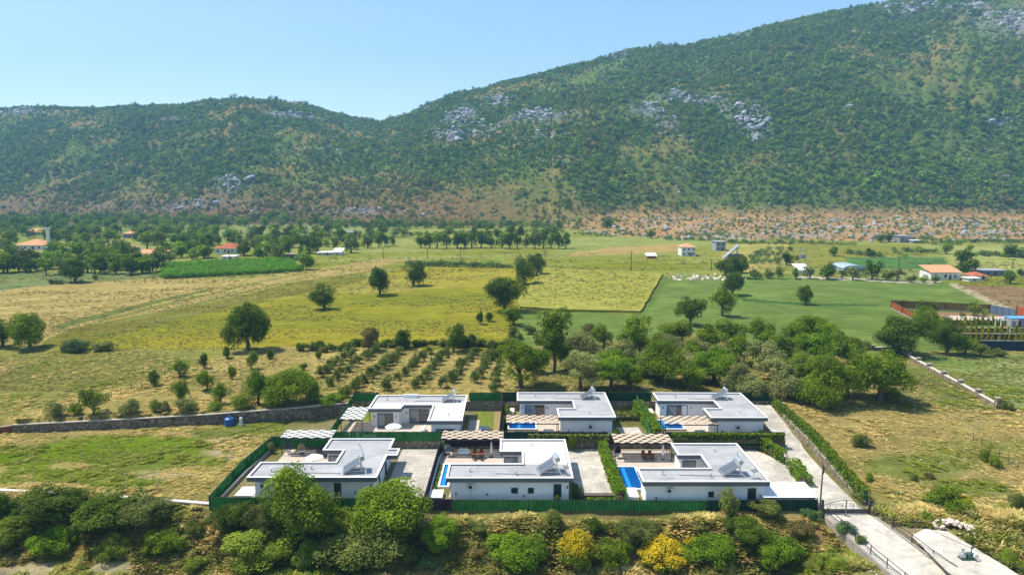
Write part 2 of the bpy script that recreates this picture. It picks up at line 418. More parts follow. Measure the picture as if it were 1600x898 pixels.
def hill_arrays():
    X = []; Y = []; Z = []
    apron = np.interp(UU, [-1500, 860, 960, 1100, 3200], [0, 0, .7, 1, 1])
    for t in T:
        r = RB+(RR-RB)*t
        ta = .26*apron
        zr = CZ+tanel*RR
        tt = np.clip((t-ta)/(1-ta), 0, 1)
        f = tt*(1.32-.32*tt)
        z = 1.8+8*np.clip(t/np.maximum(ta, 1e-3), 0, 1)*(ta > 0)*1.0+(zr-1.8-8*(ta > 0))*f
        x = az*r; y = r+0*az
        env = np.sin(np.pi*min(1, t))**.6*(1-float(sst(.74, .97, t)))
        gl = gul(x, y, t)
        z = z+fbm(x*.0042+3, y*.003, 41, 5)*34*env*np.clip(tt*4, 0, 1)+fbm(x*.02, y*.014, 47, 4)*(9*env*np.clip(tt*4, .12, 1)+1.2*(t > .9))-gl*8*env*np.clip(tt*4, 0, 1)
        X.append(x); Y.append(y); Z.append(z)
    for k in range(1, 9):
        r = RR*(1+.09*k); zr = (CZ+tanel*RR)*(1-(k/8.0)**1.5)-3*(k/8.0)
        X.append(az*r); Y.append(r); Z.append(zr)
    return np.array(X), np.array(Y), np.array(Z)
HX, HY, HZ = hill_arrays()
HZ[0] = np.minimum(HZ[0], 1.6)
hu, hv = proj(HX, HY, HZ)
hn = fbm(HX*.02, HY*.02, 51, 5); hm = fbm(HX*.004, HY*.004, 55, 4); hf = fbm(HX*.09, HY*.06, 58, 4)
GUL = np.clip(gul(HX, HY, 0), 0, 1)
rock = np.zeros(HX.shape); bare = np.zeros(HX.shape)
def rb(u, v, a, b, s_=1.0):
    global rock
    d = np.sqrt(((hu-u)/a)**2+((hv-v)/b)**2); rock = np.maximum(rock, np.clip(1.25-d+.7*hn+.35*hf, 0, 1)*s_)
for a in ((725,188,55,20),(690,210,40,12,.7),(790,163,45,12,.9),(835,180,50,14,.6),(1060,152,40,9,.7),(1100,160,36,10,.7),(1180,195,36,24,.8),(1010,172,40,14,.7),(970,88,34,8,.8),(1150,170,60,18,.4),
          (1040,190,40,14,.5),(455,182,48,7,.8),(365,285,40,18,.8),(1555,190,48,14,.6),(1440,12,110,14,.7),(1250,55,200,5,.4),(1580,40,80,30,.45),(245,188,60,4,.5),(20,175,60,6,.5),(660,170,40,6,.4),(520,240,50,14,.35),(1310,170,50,10,.35),
          (720,205,30,8,.6),(850,215,60,14,.35),(880,250,80,10,.2),(560,330,120,8,.4),(300,320,200,12,.3)):
    rb(*a)
bare = np.clip(.5+1.6*hn+.5*hf-.35, 0, 1)
def bb(u, v, a, b, s_=1.0):
    global bare
    d = np.sqrt(((hu-u)/a)**2+((hv-v)/b)**2); bare = np.maximum(bare, np.clip(1.3-d+.6*hn+.4*hf, 0, 1)*s_)
for a in ((1585,95,40,14,.9),(1590,130,30,20,.7),(612,205,10,14,.9),(620,240,14,18,.8),(640,262,20,8,.7),(1180,240,16,12,.6),(1165,262,14,10,.6),(1000,290,60,10,.4),(1160,300,12,14,.6),(600,300,60,14,.5),(420,240,40,8,.4),(380,225,30,6,.4),(1480,100,60,8,.4)):
    bb(*a)
footl = sst(268, 330, hv+hm*14)*sst(900, 700, hu)           # brown scrub at the foot on the left
footr = sst(318, 345, hv+hm*10)*sst(820, 960, hu)
hc = np.array(col(112,130,66))*np.ones(HX.shape+(1,))
tanc = np.array(col(186,148,104)); rockc = np.array(col(140,146,158)); brn = np.array(col(142,118,82)); red = np.array(col(208,162,124,.68))
def hb(c, k): 
    global hc
    k = np.clip(k, 0, 1)[..., None]; hc = hc*(1-k)+c*k
bare = bare*(1-.45*sst(760, 900, hu)*sst(60, 110, hv))
hb(tanc, bare*.62); hb(brn, footl); hb(red, footr*(.75+.5*hf)); hb(np.array(col(200,186,172)), .8*footr*np.clip(fbm(HX*.018, HY*.05, 91, 4)*3.5-.8, 0, 1))
hb(rockc, rock*1.15)
def hill_mat():
    m, t, b = nodes_mat('hill_soil_and_rock', .95, .05); n = t.nodes; L = t.links
    at = n.new('ShaderNodeAttribute'); at.attribute_name = 'c'
    ge = n.new('ShaderNodeNewGeometry')
    no = n.new('ShaderNodeTexNoise'); no.inputs['Scale'].default_value = .12; no.inputs['Detail'].default_value = 8; no.inputs['Roughness'].default_value = .72
    L.new(ge.outputs['Position'], no.inputs['Vector'])
    mr = n.new('ShaderNodeMapRange'); mr.inputs[1].default_value = .33; mr.inputs[2].default_value = .67; mr.inputs[3].default_value = .6; mr.inputs[4].default_value = 1.4
    L.new(no.outputs['Fac'], mr.inputs[0])
    vm = n.new('ShaderNodeVectorMath'); vm.operation = 'SCALE'; L.new(at.outputs['Color'], vm.inputs[0]); L.new(mr.outputs[0], vm.inputs['Scale'])
    L.new(vm.outputs[0], b.inputs['Base Color'])
    bu = n.new('ShaderNodeBump'); bu.inputs['Distance'].default_value = 6; bu.inputs['Strength'].default_value = .8
    L.new(no.outputs['Fac'], bu.inputs['Height']); L.new(bu.outputs[0], b.inputs['Normal'])
    return m
HZ = HZ+rock*(fbm(HX*.05, HY*.05, 77, 3)*9+3)*np.minimum(1, np.arange(HX.shape[0])[:, None]/20)*(np.arange(HX.shape[0])[:, None] < nt_-3)
hills = grid_mesh('hills', HX, HY, HZ, hill_mat(), {'c': hc})
# ------------------------------------------------------------------ scattering (stuff)
def scatter(name, label, pts, scl, rot, idx, protos, cat=None):
    me = bpy.data.meshes.new(name); n = len(pts); me.vertices.add(n)
    me.vertices.foreach_set('co', pts.reshape(-1).astype(np.float32))
    for k, a in (('scl', scl), ('rot', rot)):
        at = me.attributes.new(k, 'FLOAT_VECTOR', 'POINT'); at.data.foreach_set('vector', a.reshape(-1).astype(np.float32))
    at = me.attributes.new('idx', 'INT', 'POINT'); at.data.foreach_set('value', idx.astype(np.int32))
    o = bpy.data.objects.new(name, me); C.objects.link(o); tag(o, label, cat, None, 'stuff')
    co = bpy.data.collections.new(name+'_kinds')
    for i, p in enumerate(protos):
        ob = bpy.data.objects.new('%02d_%s' % (i, name), p); co.objects.link(ob)
    ng = bpy.data.node_groups.new(name+'_nodes', 'GeometryNodeTree')
    ng.interface.new_socket('Geometry', in_out='INPUT', socket_type='NodeSocketGeometry')
    ng.interface.new_socket('Geometry', in_out='OUTPUT', socket_type='NodeSocketGeometry')
    N = ng.nodes; L = ng.links
    gi = N.new('NodeGroupInput'); go = N.new('NodeGroupOutput')
    ci = N.new('GeometryNodeCollectionInfo'); ci.inputs['Collection'].default_value = co
    ci.inputs['Separate Children'].default_value = True; ci.inputs['Reset Children'].default_value = True
    ip = N.new('GeometryNodeInstanceOnPoints'); ip.inputs['Pick Instance'].default_value = True
    def na(nm, ty):
        a = N.new('GeometryNodeInputNamedAttribute'); a.data_type = ty; a.inputs['Name'].default_value = nm
        return [s_ for s_ in a.outputs if s_.enabled][0] if False else a.outputs['Attribute']
    L.new(gi.outputs[0], ip.inputs['Points']); L.new(ci.outputs[0], ip.inputs['Instance'])
    L.new(na('idx', 'INT'), ip.inputs['Instance Index'])
    L.new(na('rot', 'FLOAT_VECTOR'), ip.inputs['Rotation']); L.new(na('scl', 'FLOAT_VECTOR'), ip.inputs['Scale'])
    L.new(ip.outputs[0], go.inputs[0])
    md = o.modifiers.new('scatter', 'NODES'); md.node_group = ng
    return o
rng = np.random.default_rng(7)
def crown(seed, ncl, nleaf, leaf, shape='round', hollow=.55, m=None, name='crown', top_only=0, cr=(.2, .34), flat=0.0):
    """leafy crown: width 1 (x,y -.5..+.5), height 1 (z 0..1); leaves gathered in clusters"""
    r = np.random.default_rng(seed)
    d = r.normal(size=(ncl, 3)); d /= np.linalg.norm(d, axis=1, keepdims=True)
    rr = r.uniform(hollow, 1, ncl)**.7
    R = r.uniform(cr[0], cr[1], ncl)*np.where(r.random(ncl) < .3, .7, 1)
    nl_ = 6 if ncl > 12 else 3
    lobe = r.normal(size=(nl_, 3)); lobe /= np.linalg.norm(lobe, axis=1, keepdims=True); lobe *= r.uniform(.14, .27, nl_)[:, None]
    lr = r.uniform(.20, .30, nl_); li = r.integers(0, nl_, ncl)
    cc = lobe[li]+d*(rr*lr[li])[:, None]
    if shape == 'umbrella': cc[:, 2] = np.abs(cc[:, 2])*1.2-.3+r.normal(size=ncl)*.04
    if shape == 'cone':
        h = r.uniform(0, 1, ncl); a = r.uniform(0, 6.28, ncl); q = (1-h)*.42*r.uniform(.3, 1, ncl)+.02
        cc = np.stack([q*np.cos(a), q*np.sin(a), h*.8-.4], 1); R = R*(1.15-.8*h)
    if shape == 'vase':
        h = (cc[:, 2]+.5); cc[:, 0] *= .45+.75*h; cc[:, 1] *= .45+.75*h
    if shape == 'dome':
        h = r.uniform(.0, 1, ncl); a = r.uniform(0, 6.28, ncl); q = np.sqrt(1-h*h)*r.uniform(.80, 1, ncl); cc = np.stack([.40*q*np.cos(a), .40*q*np.sin(a), h*.40-.2], 1)
    if shape == 'mound': cc[:, 2] = np.abs(cc[:, 2])-.25
    wgt = R**2; wgt /= wgt.sum()
    ci = r.choice(ncl, nleaf, p=wgt)
    n = r.normal(size=(nleaf, 3)); n[:, 2] += .35; n /= np.linalg.norm(n, axis=1, keepdims=True)
    sr = r.uniform(.55, 1.05, nleaf)**.5
    p = cc[ci]+n*(R[ci]*sr)[:, None]
    p += r.normal(size=p.shape)*leaf*.6
    nn = n+r.normal(size=n.shape)*.55; nn[:, 2] += .25; nn /= np.linalg.norm(nn, axis=1, keepdims=True)
    t = np.cross(nn, r.normal(size=n.shape)); t /= np.linalg.norm(t, axis=1, keepdims=True); b = np.cross(nn, t)
    s_ = leaf*r.uniform(.6, 1.3, nleaf)[:, None]
    co = np.stack([p-t*s_, p-b*s_*.55, p+t*s_, p+b*s_*.55], 1)
    co[:, :, 2] += .5
    mn = np.percentile(co[:, :, 2], .3); mxz = np.percentile(co[:, :, 2], 99.7)
    co[:, :, 2] = (co[:, :, 2]-mn)/(mxz-mn)
    ex = np.percentile(np.abs(co[:, :, :2]), 99.3); co[:, :, :2] *= .5/ex
    if top_only:
        q = co.mean(1); k = (q[:, 2]+.10*r.normal(size=len(q)) > np.quantile(q[:, 2], top_only)) & (np.linalg.norm(n*0+(p-cc[ci]), axis=1) > R[ci]*.8)
        co = co[k]+np.array([0, 0, .012]); c0 = np.array([0, 0, .4]); co = c0+(co-c0)*1.035; ci = ci[k]; nleaf = len(co)
    cv = r.uniform(0, 1, ncl)
    var = np.clip(cv[ci]*.7+r.uniform(0, .45, nleaf), 0, 1)**1.5
    return quads_mesh(name, co, var, m)
# ------------------------------------------------------------------ maquis on the hills
M_MAQ = [leafmat('maquis_'+k, c, c2, .15, .7) for k, c, c2 in (
    ('green', (.110,.190,.026), (.250,.345,.050)), ('dark', (.056,.110,.026), (.140,.210,.042)), ('olive', (.150,.148,.040), (.255,.235,.066)))]
def blobs(seed, m, nl=130): return crown(seed, 9, nl, .105, 'mound', m=m, name='maquis_bush', cr=(.24, .4))
maq = [blobs(300+i, M_MAQ[0]) for i in range(3)]+[blobs(310+i, M_MAQ[1]) for i in range(3)]+[blobs(320+i, M_MAQ[2]) for i in range(2)]
def sample_hill(n, dens):
    """n points on the hill mesh, by true area times a density array"""
    sl = (UU[None, :-1] > -330) & (UU[None, :-1] < 1930)
    dx = HX[1:nt_, 1:]-HX[1:nt_, :-1]; dy = HY[1:nt_, 1:]-HY[:nt_-1, 1:]
    A = np.abs(dx*dy)*dens[:nt_-1, :-1]*sl
    pr = (A/A.sum()).ravel(); k = rng.choice(len(pr), n, p=pr); i = k//A.shape[1]; j = k % A.shape[1]
    a = rng.random(n); b = rng.random(n)
    def bl(Q): return (Q[i, j]*(1-b)+Q[i, j+1]*b)*(1-a)+(Q[i+1, j]*(1-b)+Q[i+1, j+1]*b)*a
    return np.stack([bl(HX), bl(HY), bl(HZ)], 1), bl, (i, j)
dens = np.clip(1.15-.75*rock-.7*bare, .14, 1)*(1-.35*footl)*(1-.95*footr)*np.clip(.75+.9*hm, .3, 1.2)
dens *= np.clip(.62+1.25*fbm(HX*.012, HY*.012, 63, 4), .10, 1.0)**.8*(1+.2*GUL)
NB = 105000
pts, bl, _ = sample_hill(NB, dens)
fl = bl(footl); fr = bl(footr); nzz = fbm(pts[:, 0]*.01, pts[:, 1]*.01, 66, 4)
big = rng.uniform(2.8, 6.6, NB)*np.clip(1+.5*nzz, .7, 1.5)*(1-.35*fl)*(1-.5*fr)
big = np.where(rng.random(NB) < .10, big*rng.uniform(1.3, 2.0, NB), big*.95)
scl = np.stack([big, big, big*rng.uniform(.6, .95, NB)], 1)
rot = np.stack([np.zeros(NB), np.zeros(NB), rng.uniform(0, 6.28, NB)], 1)
r_ = rng.random(NB)+.35*nzz
idx = np.where(r_ < .40, rng.integers(3, 6, NB), np.where(r_ < .86, rng.integers(0, 3, NB), rng.integers(6, 8, NB)))
idx = np.where(rng.random(NB) < .6*fl+.25*fr, rng.integers(6, 8, NB), idx)
pts[:, 2] -= .3
scatter('maquis_bushes', 'dense dark green maquis scrub covering the hillsides behind the valley', pts, scl, rot, idx, maq)
# outcrop boulders
def rockmesh(seed, m):
    bm = bmesh.new(); bmesh.ops.create_icosphere(bm, subdivisions=2, radius=.5); r = random.Random(seed)
    o1 = [Vector((r.gauss(0, 1), r.gauss(0, 1), r.gauss(0, 1))).normalized() for _ in range(9)]
    for v in bm.verts:
        for d in o1:
            t = v.co.dot(d)
            if t > .3: v.co -= d*(t-.3)*.9
        v.co *= r.uniform(.93, 1.08)
    me = bpy.data.meshes.new('rock'); bm.to_mesh(me); bm.free(); me.materials.append(m); return me
M_ROCK = mat('limestone_outcrop', col(186,188,196), .95, .05, var=.4, scale=.25, bump=.5)
M_STONE = mat('white_stones', col(214,206,190), .95, .05, var=.3, scale=4)
NR = 7000
pts, bl, _ = sample_hill(NR, np.clip(rock-.2, 0, 1)+.012+.05*footr)
s_ = 1.1+9*rng.random(NR)**3*np.where(bl(rock) > .25, 1, .45); scl = np.stack([s_*rng.uniform(.8, 1.6, NR), s_, s_*rng.uniform(.5, 1.1, NR)], 1)
scatter('rock_outcrops', 'grey limestone crags and boulders showing between the maquis on the slopes', pts, scl, np.stack([rng.uniform(-.4, .4, NR), rng.uniform(-.4, .4, NR), rng.uniform(0, 6.28, NR)], 1),
        rng.integers(0, 4, NR), [rockmesh(i, M_ROCK) for i in range(4)])
# ------------------------------------------------------------------ weeds, dry grass and stones near the compound
M_DRYG = leafmat('dry_grass', col(216,192,130,.85), col(240,222,168,.85), .45, .4)
M_WEED = leafmat('green_weeds', col(128,146,44,.85), col(170,180,70,.85), .45, .4)
M_GREY = leafmat('greygreen_weeds', col(156,158,88,.85), col(196,194,124,.85), .45, .4)
def tuft(seed, m, n=60, hh=1.0):
    r = np.random.default_rng(seed); a = r.uniform(0, 6.28, n); q = r.uniform(0, .45, n)
    p = np.stack([q*np.cos(a), q*np.sin(a), np.zeros(n)], 1)
    tip = p+np.stack([np.cos(a)*r.uniform(.3, .9, n), np.sin(a)*r.uniform(.3, .9, n), r.uniform(.2, .7, n)*hh*(1.1-q)], 1)
    b = np.stack([-np.sin(a), np.cos(a), 0*a], 1)*.11
    mid = (p+tip)/2
    co = np.stack([p-b*.6, mid-b, tip, mid+b], 1)
    return quads_mesh('tuft', co, r.random(n), m)
tufts = [tuft(i, M_DRYG) for i in (1, 2, 3)]+[tuft(i, M_WEED) for i in (4, 5)]+[tuft(i, M_GREY) for i in (6, 7)]
def ground_color_at(x, y):
    i = np.clip(np.searchsorted(ys, y)-1, 0, len(ys)-2); j = np.clip(np.searchsorted(s, x/np.maximum(y, 60)), 0, len(s)-1)
    return COL[i, j]
def near_pts(n, y0, y1, fn):
    y = y0+(y1-y0)*rng.random(n)**1.2; x = y*rng.uniform(-.86, .86, n)
    k = fn(x, y); return x[k], y[k]
def free(x, y):
    yf = np.interp(x, YF[:, 0], YF[:, 1])
    ins = (x > -38.6) & (x < 47.2) & (y > yf-.5) & (y < 118.4)
    xe = 38.6+np.clip(79-y, 0, 30)*.22
    drv = (y < 82) & (x > xe-.4) & (x < 47.6-(y-68)*.15)
    pad = (y < 77.5) & (x > 45.5) & (x < 53)
    edge = (y > yf-1.5) & (y < yf+.3) & (x > -39) & (x < 39)
    return ~ins & ~drv & ~pad & ~edge & (vn(x*.35, y*.35, 99) > .25)
x, y = near_pts(60000, 70, 150, free)
cg = ground_color_at(x, y); grn = cg[:, 1]-cg[:, 0]
z = H(x, y); n = len(x)
q = rng.random(n)
idx = np.where(grn < -.045+.02*q, np.where(q < .8, rng.integers(0, 3, n), 5), np.where(grn < 0.0, np.where(q < .35, rng.integers(0, 3, n), rng.integers(5, 7, n)), np.where(q < .7, rng.integers(3, 5, n), rng.integers(5, 7, n))))
yfx = np.interp(x, YF[:, 0], YF[:, 1])
bk_ = (y < yfx) & (idx < 3) & (rng.random(n) < .5*(vn(x*.3, y*.3, 77) > .4)+.15)
idx = np.where(bk_, rng.integers(3, 7, n), idx)
sc_ = rng.uniform(.16, .5, n)*np.where(y < yfx, 1.5, .62)*(1+.6*(vn(x*.12, y*.12, 5) > .6))
scl = np.stack([sc_*1.3, sc_*1.3, sc_*rng.uniform(.6, 1.1, n)], 1)
scatter('grass_tufts', 'dry yellow grass and green weeds growing over the meadows and the bank', np.stack([x, y, z-.03], 1), scl,
        np.stack([0*x, 0*x, rng.uniform(0, 6.28, n)], 1), idx, tufts)
# loose stones on the bank and verge
x, y = near_pts(9000, 68, 120, lambda x, y: free(x, y) & (vn(x*.2, y*.2, 123) > .55) & ((y < 81.5) | (x > 60)))
n = len(x); sc_ = rng.uniform(.08, .34, n)**1.0
scatter('loose_stones', 'pale loose stones strewn over the bank and gravel verge', np.stack([x, y, H(x, y)], 1), np.stack([sc_, sc_*1.2, sc_*.7], 1),
        np.stack([0*x, 0*x, rng.uniform(0, 6.28, n)], 1), rng.integers(0, 3, n), [rockmesh(20+i, M_STONE) for i in range(3)])
# low scrub in the fields: small weeds giving the far meadows their rough grain
M_SC = [leafmat('field_weed', col(110,124,60), col(150,150,84), .3, .5), leafmat('field_straw', col(180,166,100), col(206,190,130), .3, .4)]
fw = [crown(400+i, 4, 46, .14, 'mound', m=M_SC[i % 2], name='weed', cr=(.3, .5)) for i in range(4)]
n = 60000
v = 395+(640-395)*rng.random(n)**.9; u = rng.uniform(-40, 1640, n)
xy = [g(a, b, 2.1) for a, b in zip(u, v)]; x = np.array([p[0] for p in xy]); y = np.array([p[1] for p in xy])
m_ = (fbm(x*.03+y*.01, y*.09, 140, 3)+.25*rng.random(n) > .12) & (y > 124)
i = np.clip(np.searchsorted(ys, y)-1, 0, len(ys)-2); j = np.clip(np.searchsorted(s, x/np.maximum(y, 60)), 0, len(s)-1)
cg = COL[i, j]; crop = inpoly(u, v, [(780,548),(800,532),(822,484),(1000,492),(1048,428),(1240,432),(1480,440),(1545,472),(1600,486),(1600,548),(1405,552),(1300,560),(1080,520),(870,545)])
wh = inpoly(u, v, [(852,423),(1030,429.5),(998,486),(830,480),(815,468)])
m_ = (m_ & ~crop) | (wh & (rng.random(len(u)) < .38))
x = x[m_]; y = y[m_]; cg = cg[m_]; wh = wh[m_]; n = len(x)
sc_ = rng.uniform(.35, 1.0, n)*np.clip(y/200, .8, 1.7)
idx = np.where(rng.random(n) < .5, 0, 1)+2*(rng.random(n) < .5)
scatter('field_weeds', 'low weeds and straw giving the pastures beyond the compound their rough grain', np.stack([x, y, H(x, y)-.1+.66*wh], 1),
        np.stack([sc_*1.4, sc_, sc_*.4], 1), np.stack([0*x, 0*x, 0*x], 1), idx, fw)
# ------------------------------------------------------------------ compound materials
M_WALL = mat('white_render', (.82,.81,.79), .85, .1, var=.03, scale=1.2, stain=.08)
M_COPE = mat('white_coping', (.82,.82,.82), .6, .2, var=.04, scale=2)
M_FASC = mat('dark_fascia', (.13,.135,.145), .6, .3, var=.1)
M_DECK = mat('grey_roof_membrane', (.385,.385,.385), .85, .15, var=.08, scale=.5, stain=.2, seam=(9,1.05))
M_DECKW = mat('pale_roof_membrane', (.60,.57,.53), .85, .15, var=.08, scale=.6, stain=.14, seam=(9,1.05))
M_FRAME = mat('dark_window_frame', (.06,.062,.068), .45, .4, var=.05)
def glass(name, c, r=.06):
    m, t, b = nodes_mat(name, r, .8); b.inputs['Base Color'].default_value = (*c, 1); b.inputs['Coat Weight'].default_value = .5; return m
M_GLASS = glass('dark_glass', (.03,.035,.04)); M_GLASSB = glass('curtained_glass', (.16,.20,.23), .15)
M_ROOM = mat('interior_shade', (.05,.045,.045), .9)
M_PLAST = mat('off_white_plastic', (.62,.62,.60), .5, .3, var=.04)
M_DPLAST = mat('dark_grille', (.05,.05,.055), .5, .3)
M_STEEL = mat('galvanised_steel', (.45,.46,.48), .35, .5, .7, var=.1)
M_DSTEEL = mat('dark_steel', (.06,.06,.065), .45, .4, .3, var=.1)
M_SOLAR = glass('solar_glass', (.10,.11,.13), .3)
M_TANK = mat('steel_tank', (.62,.64,.68), .25, .5, .6, var=.05)
M_CREAM = mat('cream_weave', (.50,.40,.29), .9, .1, var=.14, scale=2)
M_WHITEF = mat('white_weave', (.58,.57,.55), .9, .1, var=.04, scale=2)
M_PAVE = mat('pale_paving', col(214,200,182,.7), .85, .15, var=.10, scale=.9)
M_CONC = mat('worn_concrete', (.52,.48,.41), .9, .1, var=.12, scale=1.5, bump=.01, stain=.38, seam=(4,5))
M_LAWN = mat('lawn_grass', col(126,140,66), .95, .05, var=.35, scale=1.5, bump=.05)
M_NET = None
def netmat(name, c):
    m, t, b = nodes_mat(name, .85, .15); n = t.nodes; L = t.links
    ge = n.new('ShaderNodeNewGeometry')
    no = n.new('ShaderNodeTexNoise'); no.inputs['Scale'].default_value = .8; no.inputs['Detail'].default_value = 6; no.inputs['Roughness'].default_value = .7
    wv = n.new('ShaderNodeTexWave'); wv.inputs['Scale'].default_value = .9; wv.inputs['Distortion'].default_value = 9; wv.inputs['Detail'].default_value = 3
    L.new(ge.outputs['Position'], no.inputs['Vector']); L.new(ge.outputs['Position'], wv.inputs['Vector'])
    ad = n.new('ShaderNodeMath'); ad.operation = 'MULTIPLY_ADD'; L.new(wv.outputs['Fac'], ad.inputs[0]); ad.inputs[1].default_value = .35; L.new(no.outputs['Fac'], ad.inputs[2])
    r = n.new('ShaderNodeValToRGB'); r.color_ramp.elements[0].position = .3; r.color_ramp.elements[1].position = .95
    r.color_ramp.elements[0].color = (*[x*.4 for x in c], 1); r.color_ramp.elements[1].color = (c[0]*3.2, c[1]*1.9, c[2]*2.4, 1)
    L.new(ad.outputs[0], r.inputs[0]); L.new(r.outputs[0], b.inputs['Base Color'])
    tr = n.new('ShaderNodeBsdfTranslucent'); L.new(r.outputs[0], tr.inputs['Color'])
    ms = n.new('ShaderNodeMixShader'); ms.inputs[0].default_value = .35; L.new(b.outputs[0], ms.inputs[1]); L.new(tr.outputs[0], ms.inputs[2])
    L.new(ms.outputs[0], n['Material Output'].inputs['Surface'])
    return m
M_NETG = netmat('green_netting', (.030,.19,.036)); M_NETD = netmat('dark_green_netting', (.014,.062,.026)); M_NETK = netmat('charcoal_netting', (.035,.04,.045))
def stonemat(name, c1, c2, sc=2.3):
    m, t, b = nodes_mat(name, .95, .05); n = t.nodes; L = t.links
    ge = n.new('ShaderNodeNewGeometry')
    vo = n.new('ShaderNodeTexVoronoi'); vo.inputs['Scale'].default_value = sc; L.new(ge.outputs['Position'], vo.inputs['Vector'])
    vd = n.new('ShaderNodeTexVoronoi'); vd.feature = 'DISTANCE_TO_EDGE'; vd.inputs['Scale'].default_value = sc; L.new(ge.outputs['Position'], vd.inputs['Vector'])
    r = n.new('ShaderNodeValToRGB'); r.color_ramp.elements[0].color = (*c1, 1); r.color_ramp.elements[1].color = (*c2, 1)
    sp = n.new('ShaderNodeSeparateColor'); L.new(vo.outputs['Color'], sp.inputs[0]); L.new(sp.outputs[0], r.inputs[0])
    mr = n.new('ShaderNodeMapRange'); mr.inputs[2].default_value = .12; mr.inputs[3].default_value = .3; mr.inputs[4].default_value = 1
    L.new(vd.outputs['Distance'], mr.inputs[0])
    vm = n.new('ShaderNodeVectorMath'); vm.operation = 'SCALE'; L.new(r.outputs[0], vm.inputs[0]); L.new(mr.outputs[0], vm.inputs['Scale'])
    L.new(vm.outputs[0], b.inputs['Base Color'])
    bu = n.new('ShaderNodeBump'); bu.inputs['Distance'].default_value = .08; L.new(vd.outputs['Distance'], bu.inputs['Height']); L.new(bu.outputs[0], b.inputs['Normal'])
    return m
M_STW = stonemat('rubble_masonry', col(150,136,118), col(206,192,172)); M_STB = stonemat('brown_grey_masonry', col(128,116,104), col(178,164,148), 1.7)
M_BLUE = glass('blue_pool_tiles', (.006,.12,.36), .3); M_BLUEL = glass('light_blue_tiles', (.22,.60,.95), .3)
def watermat():
    m, t, b = nodes_mat('pool_water', .04, .5); b.inputs['Base Color'].default_value = (.006,.10,.28,1)
    tr = t.nodes.new('ShaderNodeBsdfTransparent'); tr.inputs[0].default_value = (.62,.90,.98,1)
    ms = t.nodes.new('ShaderNodeMixShader'); ms.inputs[0].default_value = .86
    no = t.nodes.new('ShaderNodeTexNoise'); no.inputs['Scale'].default_value = 3; no.inputs['Detail'].default_value = 3
    ge = t.nodes.new('ShaderNodeNewGeometry'); t.links.new(ge.outputs['Position'], no.inputs['Vector'])
    bu = t.nodes.new('ShaderNodeBump'); bu.inputs['Distance'].default_value = .05; bu.inputs['Strength'].default_value = .4
    t.links.new(no.outputs['Fac'], bu.inputs['Height']); t.links.new(bu.outputs[0], b.inputs['Normal'])
    t.links.new(b.outputs[0], ms.inputs[1]); t.links.new(tr.outputs[0], ms.inputs[2]); t.links.new(ms.outputs[0], t.nodes['Material Output'].inputs['Surface'])
    return m
M_WATER = watermat()
M_WOOD = mat('brown_wood', col(150,92,58), .7, .2, var=.2, scale=4); M_DWOOD = mat('dark_rattan', (.06,.055,.05), .8, .2)
M_RATT = mat('pale_rattan', col(214,196,170), .8, .2); M_FAB = mat('white_canvas', (.76,.75,.72), .9, .1, var=.05); M_GREYF = mat('grey_canvas', (.22,.23,.25), .9, .1)
M_IRON = mat('black_iron', (.035,.035,.038), .5, .4)
# ------------------------------------------------------------------ sheets on the ground
def sheet(name, x0, x1, y0, y1, m, th=.05, step=1.0):
    nx = max(2, int((x1-x0)/step)+1); ny = max(2, int((y1-y0)/step)+1)
    X, Y = np.meshgrid(np.linspace(x0, x1, nx), np.linspace(y0, y1, ny)); Z = H(X, Y)+th
    o = grid_mesh(name, X, Y, Z, m, smooth=False); return o
def poly_sheet(name, pts, z, m):
    mb = MB(); mb.prism(pts, z-.12, z); o = mb.build(name, m); o['kind'] = 'structure'; return o
poly_sheet('driveway', [(-17.0,84.0),(-11.6,84.0),(-10.9,100.9),(-16.9,100.9)], .06, M_CONC)
poly_sheet('driveway', [(8.4,85.2),(13.3,85.2),(13.2,100.7),(8.2,100.7)], .06, M_CONC)
poly_sheet('driveway', [(32.9,82.2),(38.0,82.2),(40.5,95),(37.2,100.7),(33.2,100.7)], .05, M_CONC)
poly_sheet('patio', [(-34.6,84.2),(-24,84.2),(-24,100.6),(-34.6,100.6)], .07, M_PAVE)
poly_sheet('patio', [(-8.2,84.2),(0,84.2),(0,100.6),(-10.6,100.6),(-10.6,94.8),(-8.2,94.8)], .07, M_PAVE)
poly_sheet('patio', [(17.9,84.2),(24,84.2),(24,100.6),(14.7,100.6),(14.7,94.1),(17.9,94.1)], .07, M_PAVE)
poly_sheet('patio', [(-27.6,102.2),(-12.6,102.2),(-12.6,111.5),(-27.6,111.5)], .67, M_PAVE)
poly_sheet('side_path', [(-7.3,102.6),(-5.5,102.6),(-5.5,112.5),(-7.3,112.5)], .67, M_PAVE)
poly_sheet('patio', [(-1.2,102.2),(8.6,102.2),(8.6,113.5),(4.2,113.5),(4.2,106.9),(-1.2,106.9)], .67, M_PAVE)
poly_sheet('patio', [(23.4,102.2),(32.8,102.2),(32.8,113.5),(28.7,113.5),(28.7,106.9),(23.4,106.9)], .67, M_PAVE)
poly_sheet('driveway', [(17.2,102.2),(21.2,102.2),(21.0,108.8),(17.2,108.8)], .66, M_CONC)
poly_sheet('lawn', [(-27.7,111.6),(-24.1,111.6),(-24.1,117),(-27.7,117)], .64, M_LAWN)
poly_sheet('lawn', [(-5.3,108.6),(-3.2,108.6),(-3.2,117),(-6.5,117)], .64, M_LAWN)
poly_sheet('gravel_bed', [(-3.1,103),(-.9,103),(-.9,117),(-3.1,117)], .64, mat('garden_soil', col(172,152,120), .95, .05, var=.2))
poly_sheet('lawn', [(-10.7,82.2),(-10.3,94.6),(-10.35,97.5),(-9.9,97.5),(-9.9,86.6),(-8.9,86.6),(-8.9,82.2)], .05, M_LAWN)
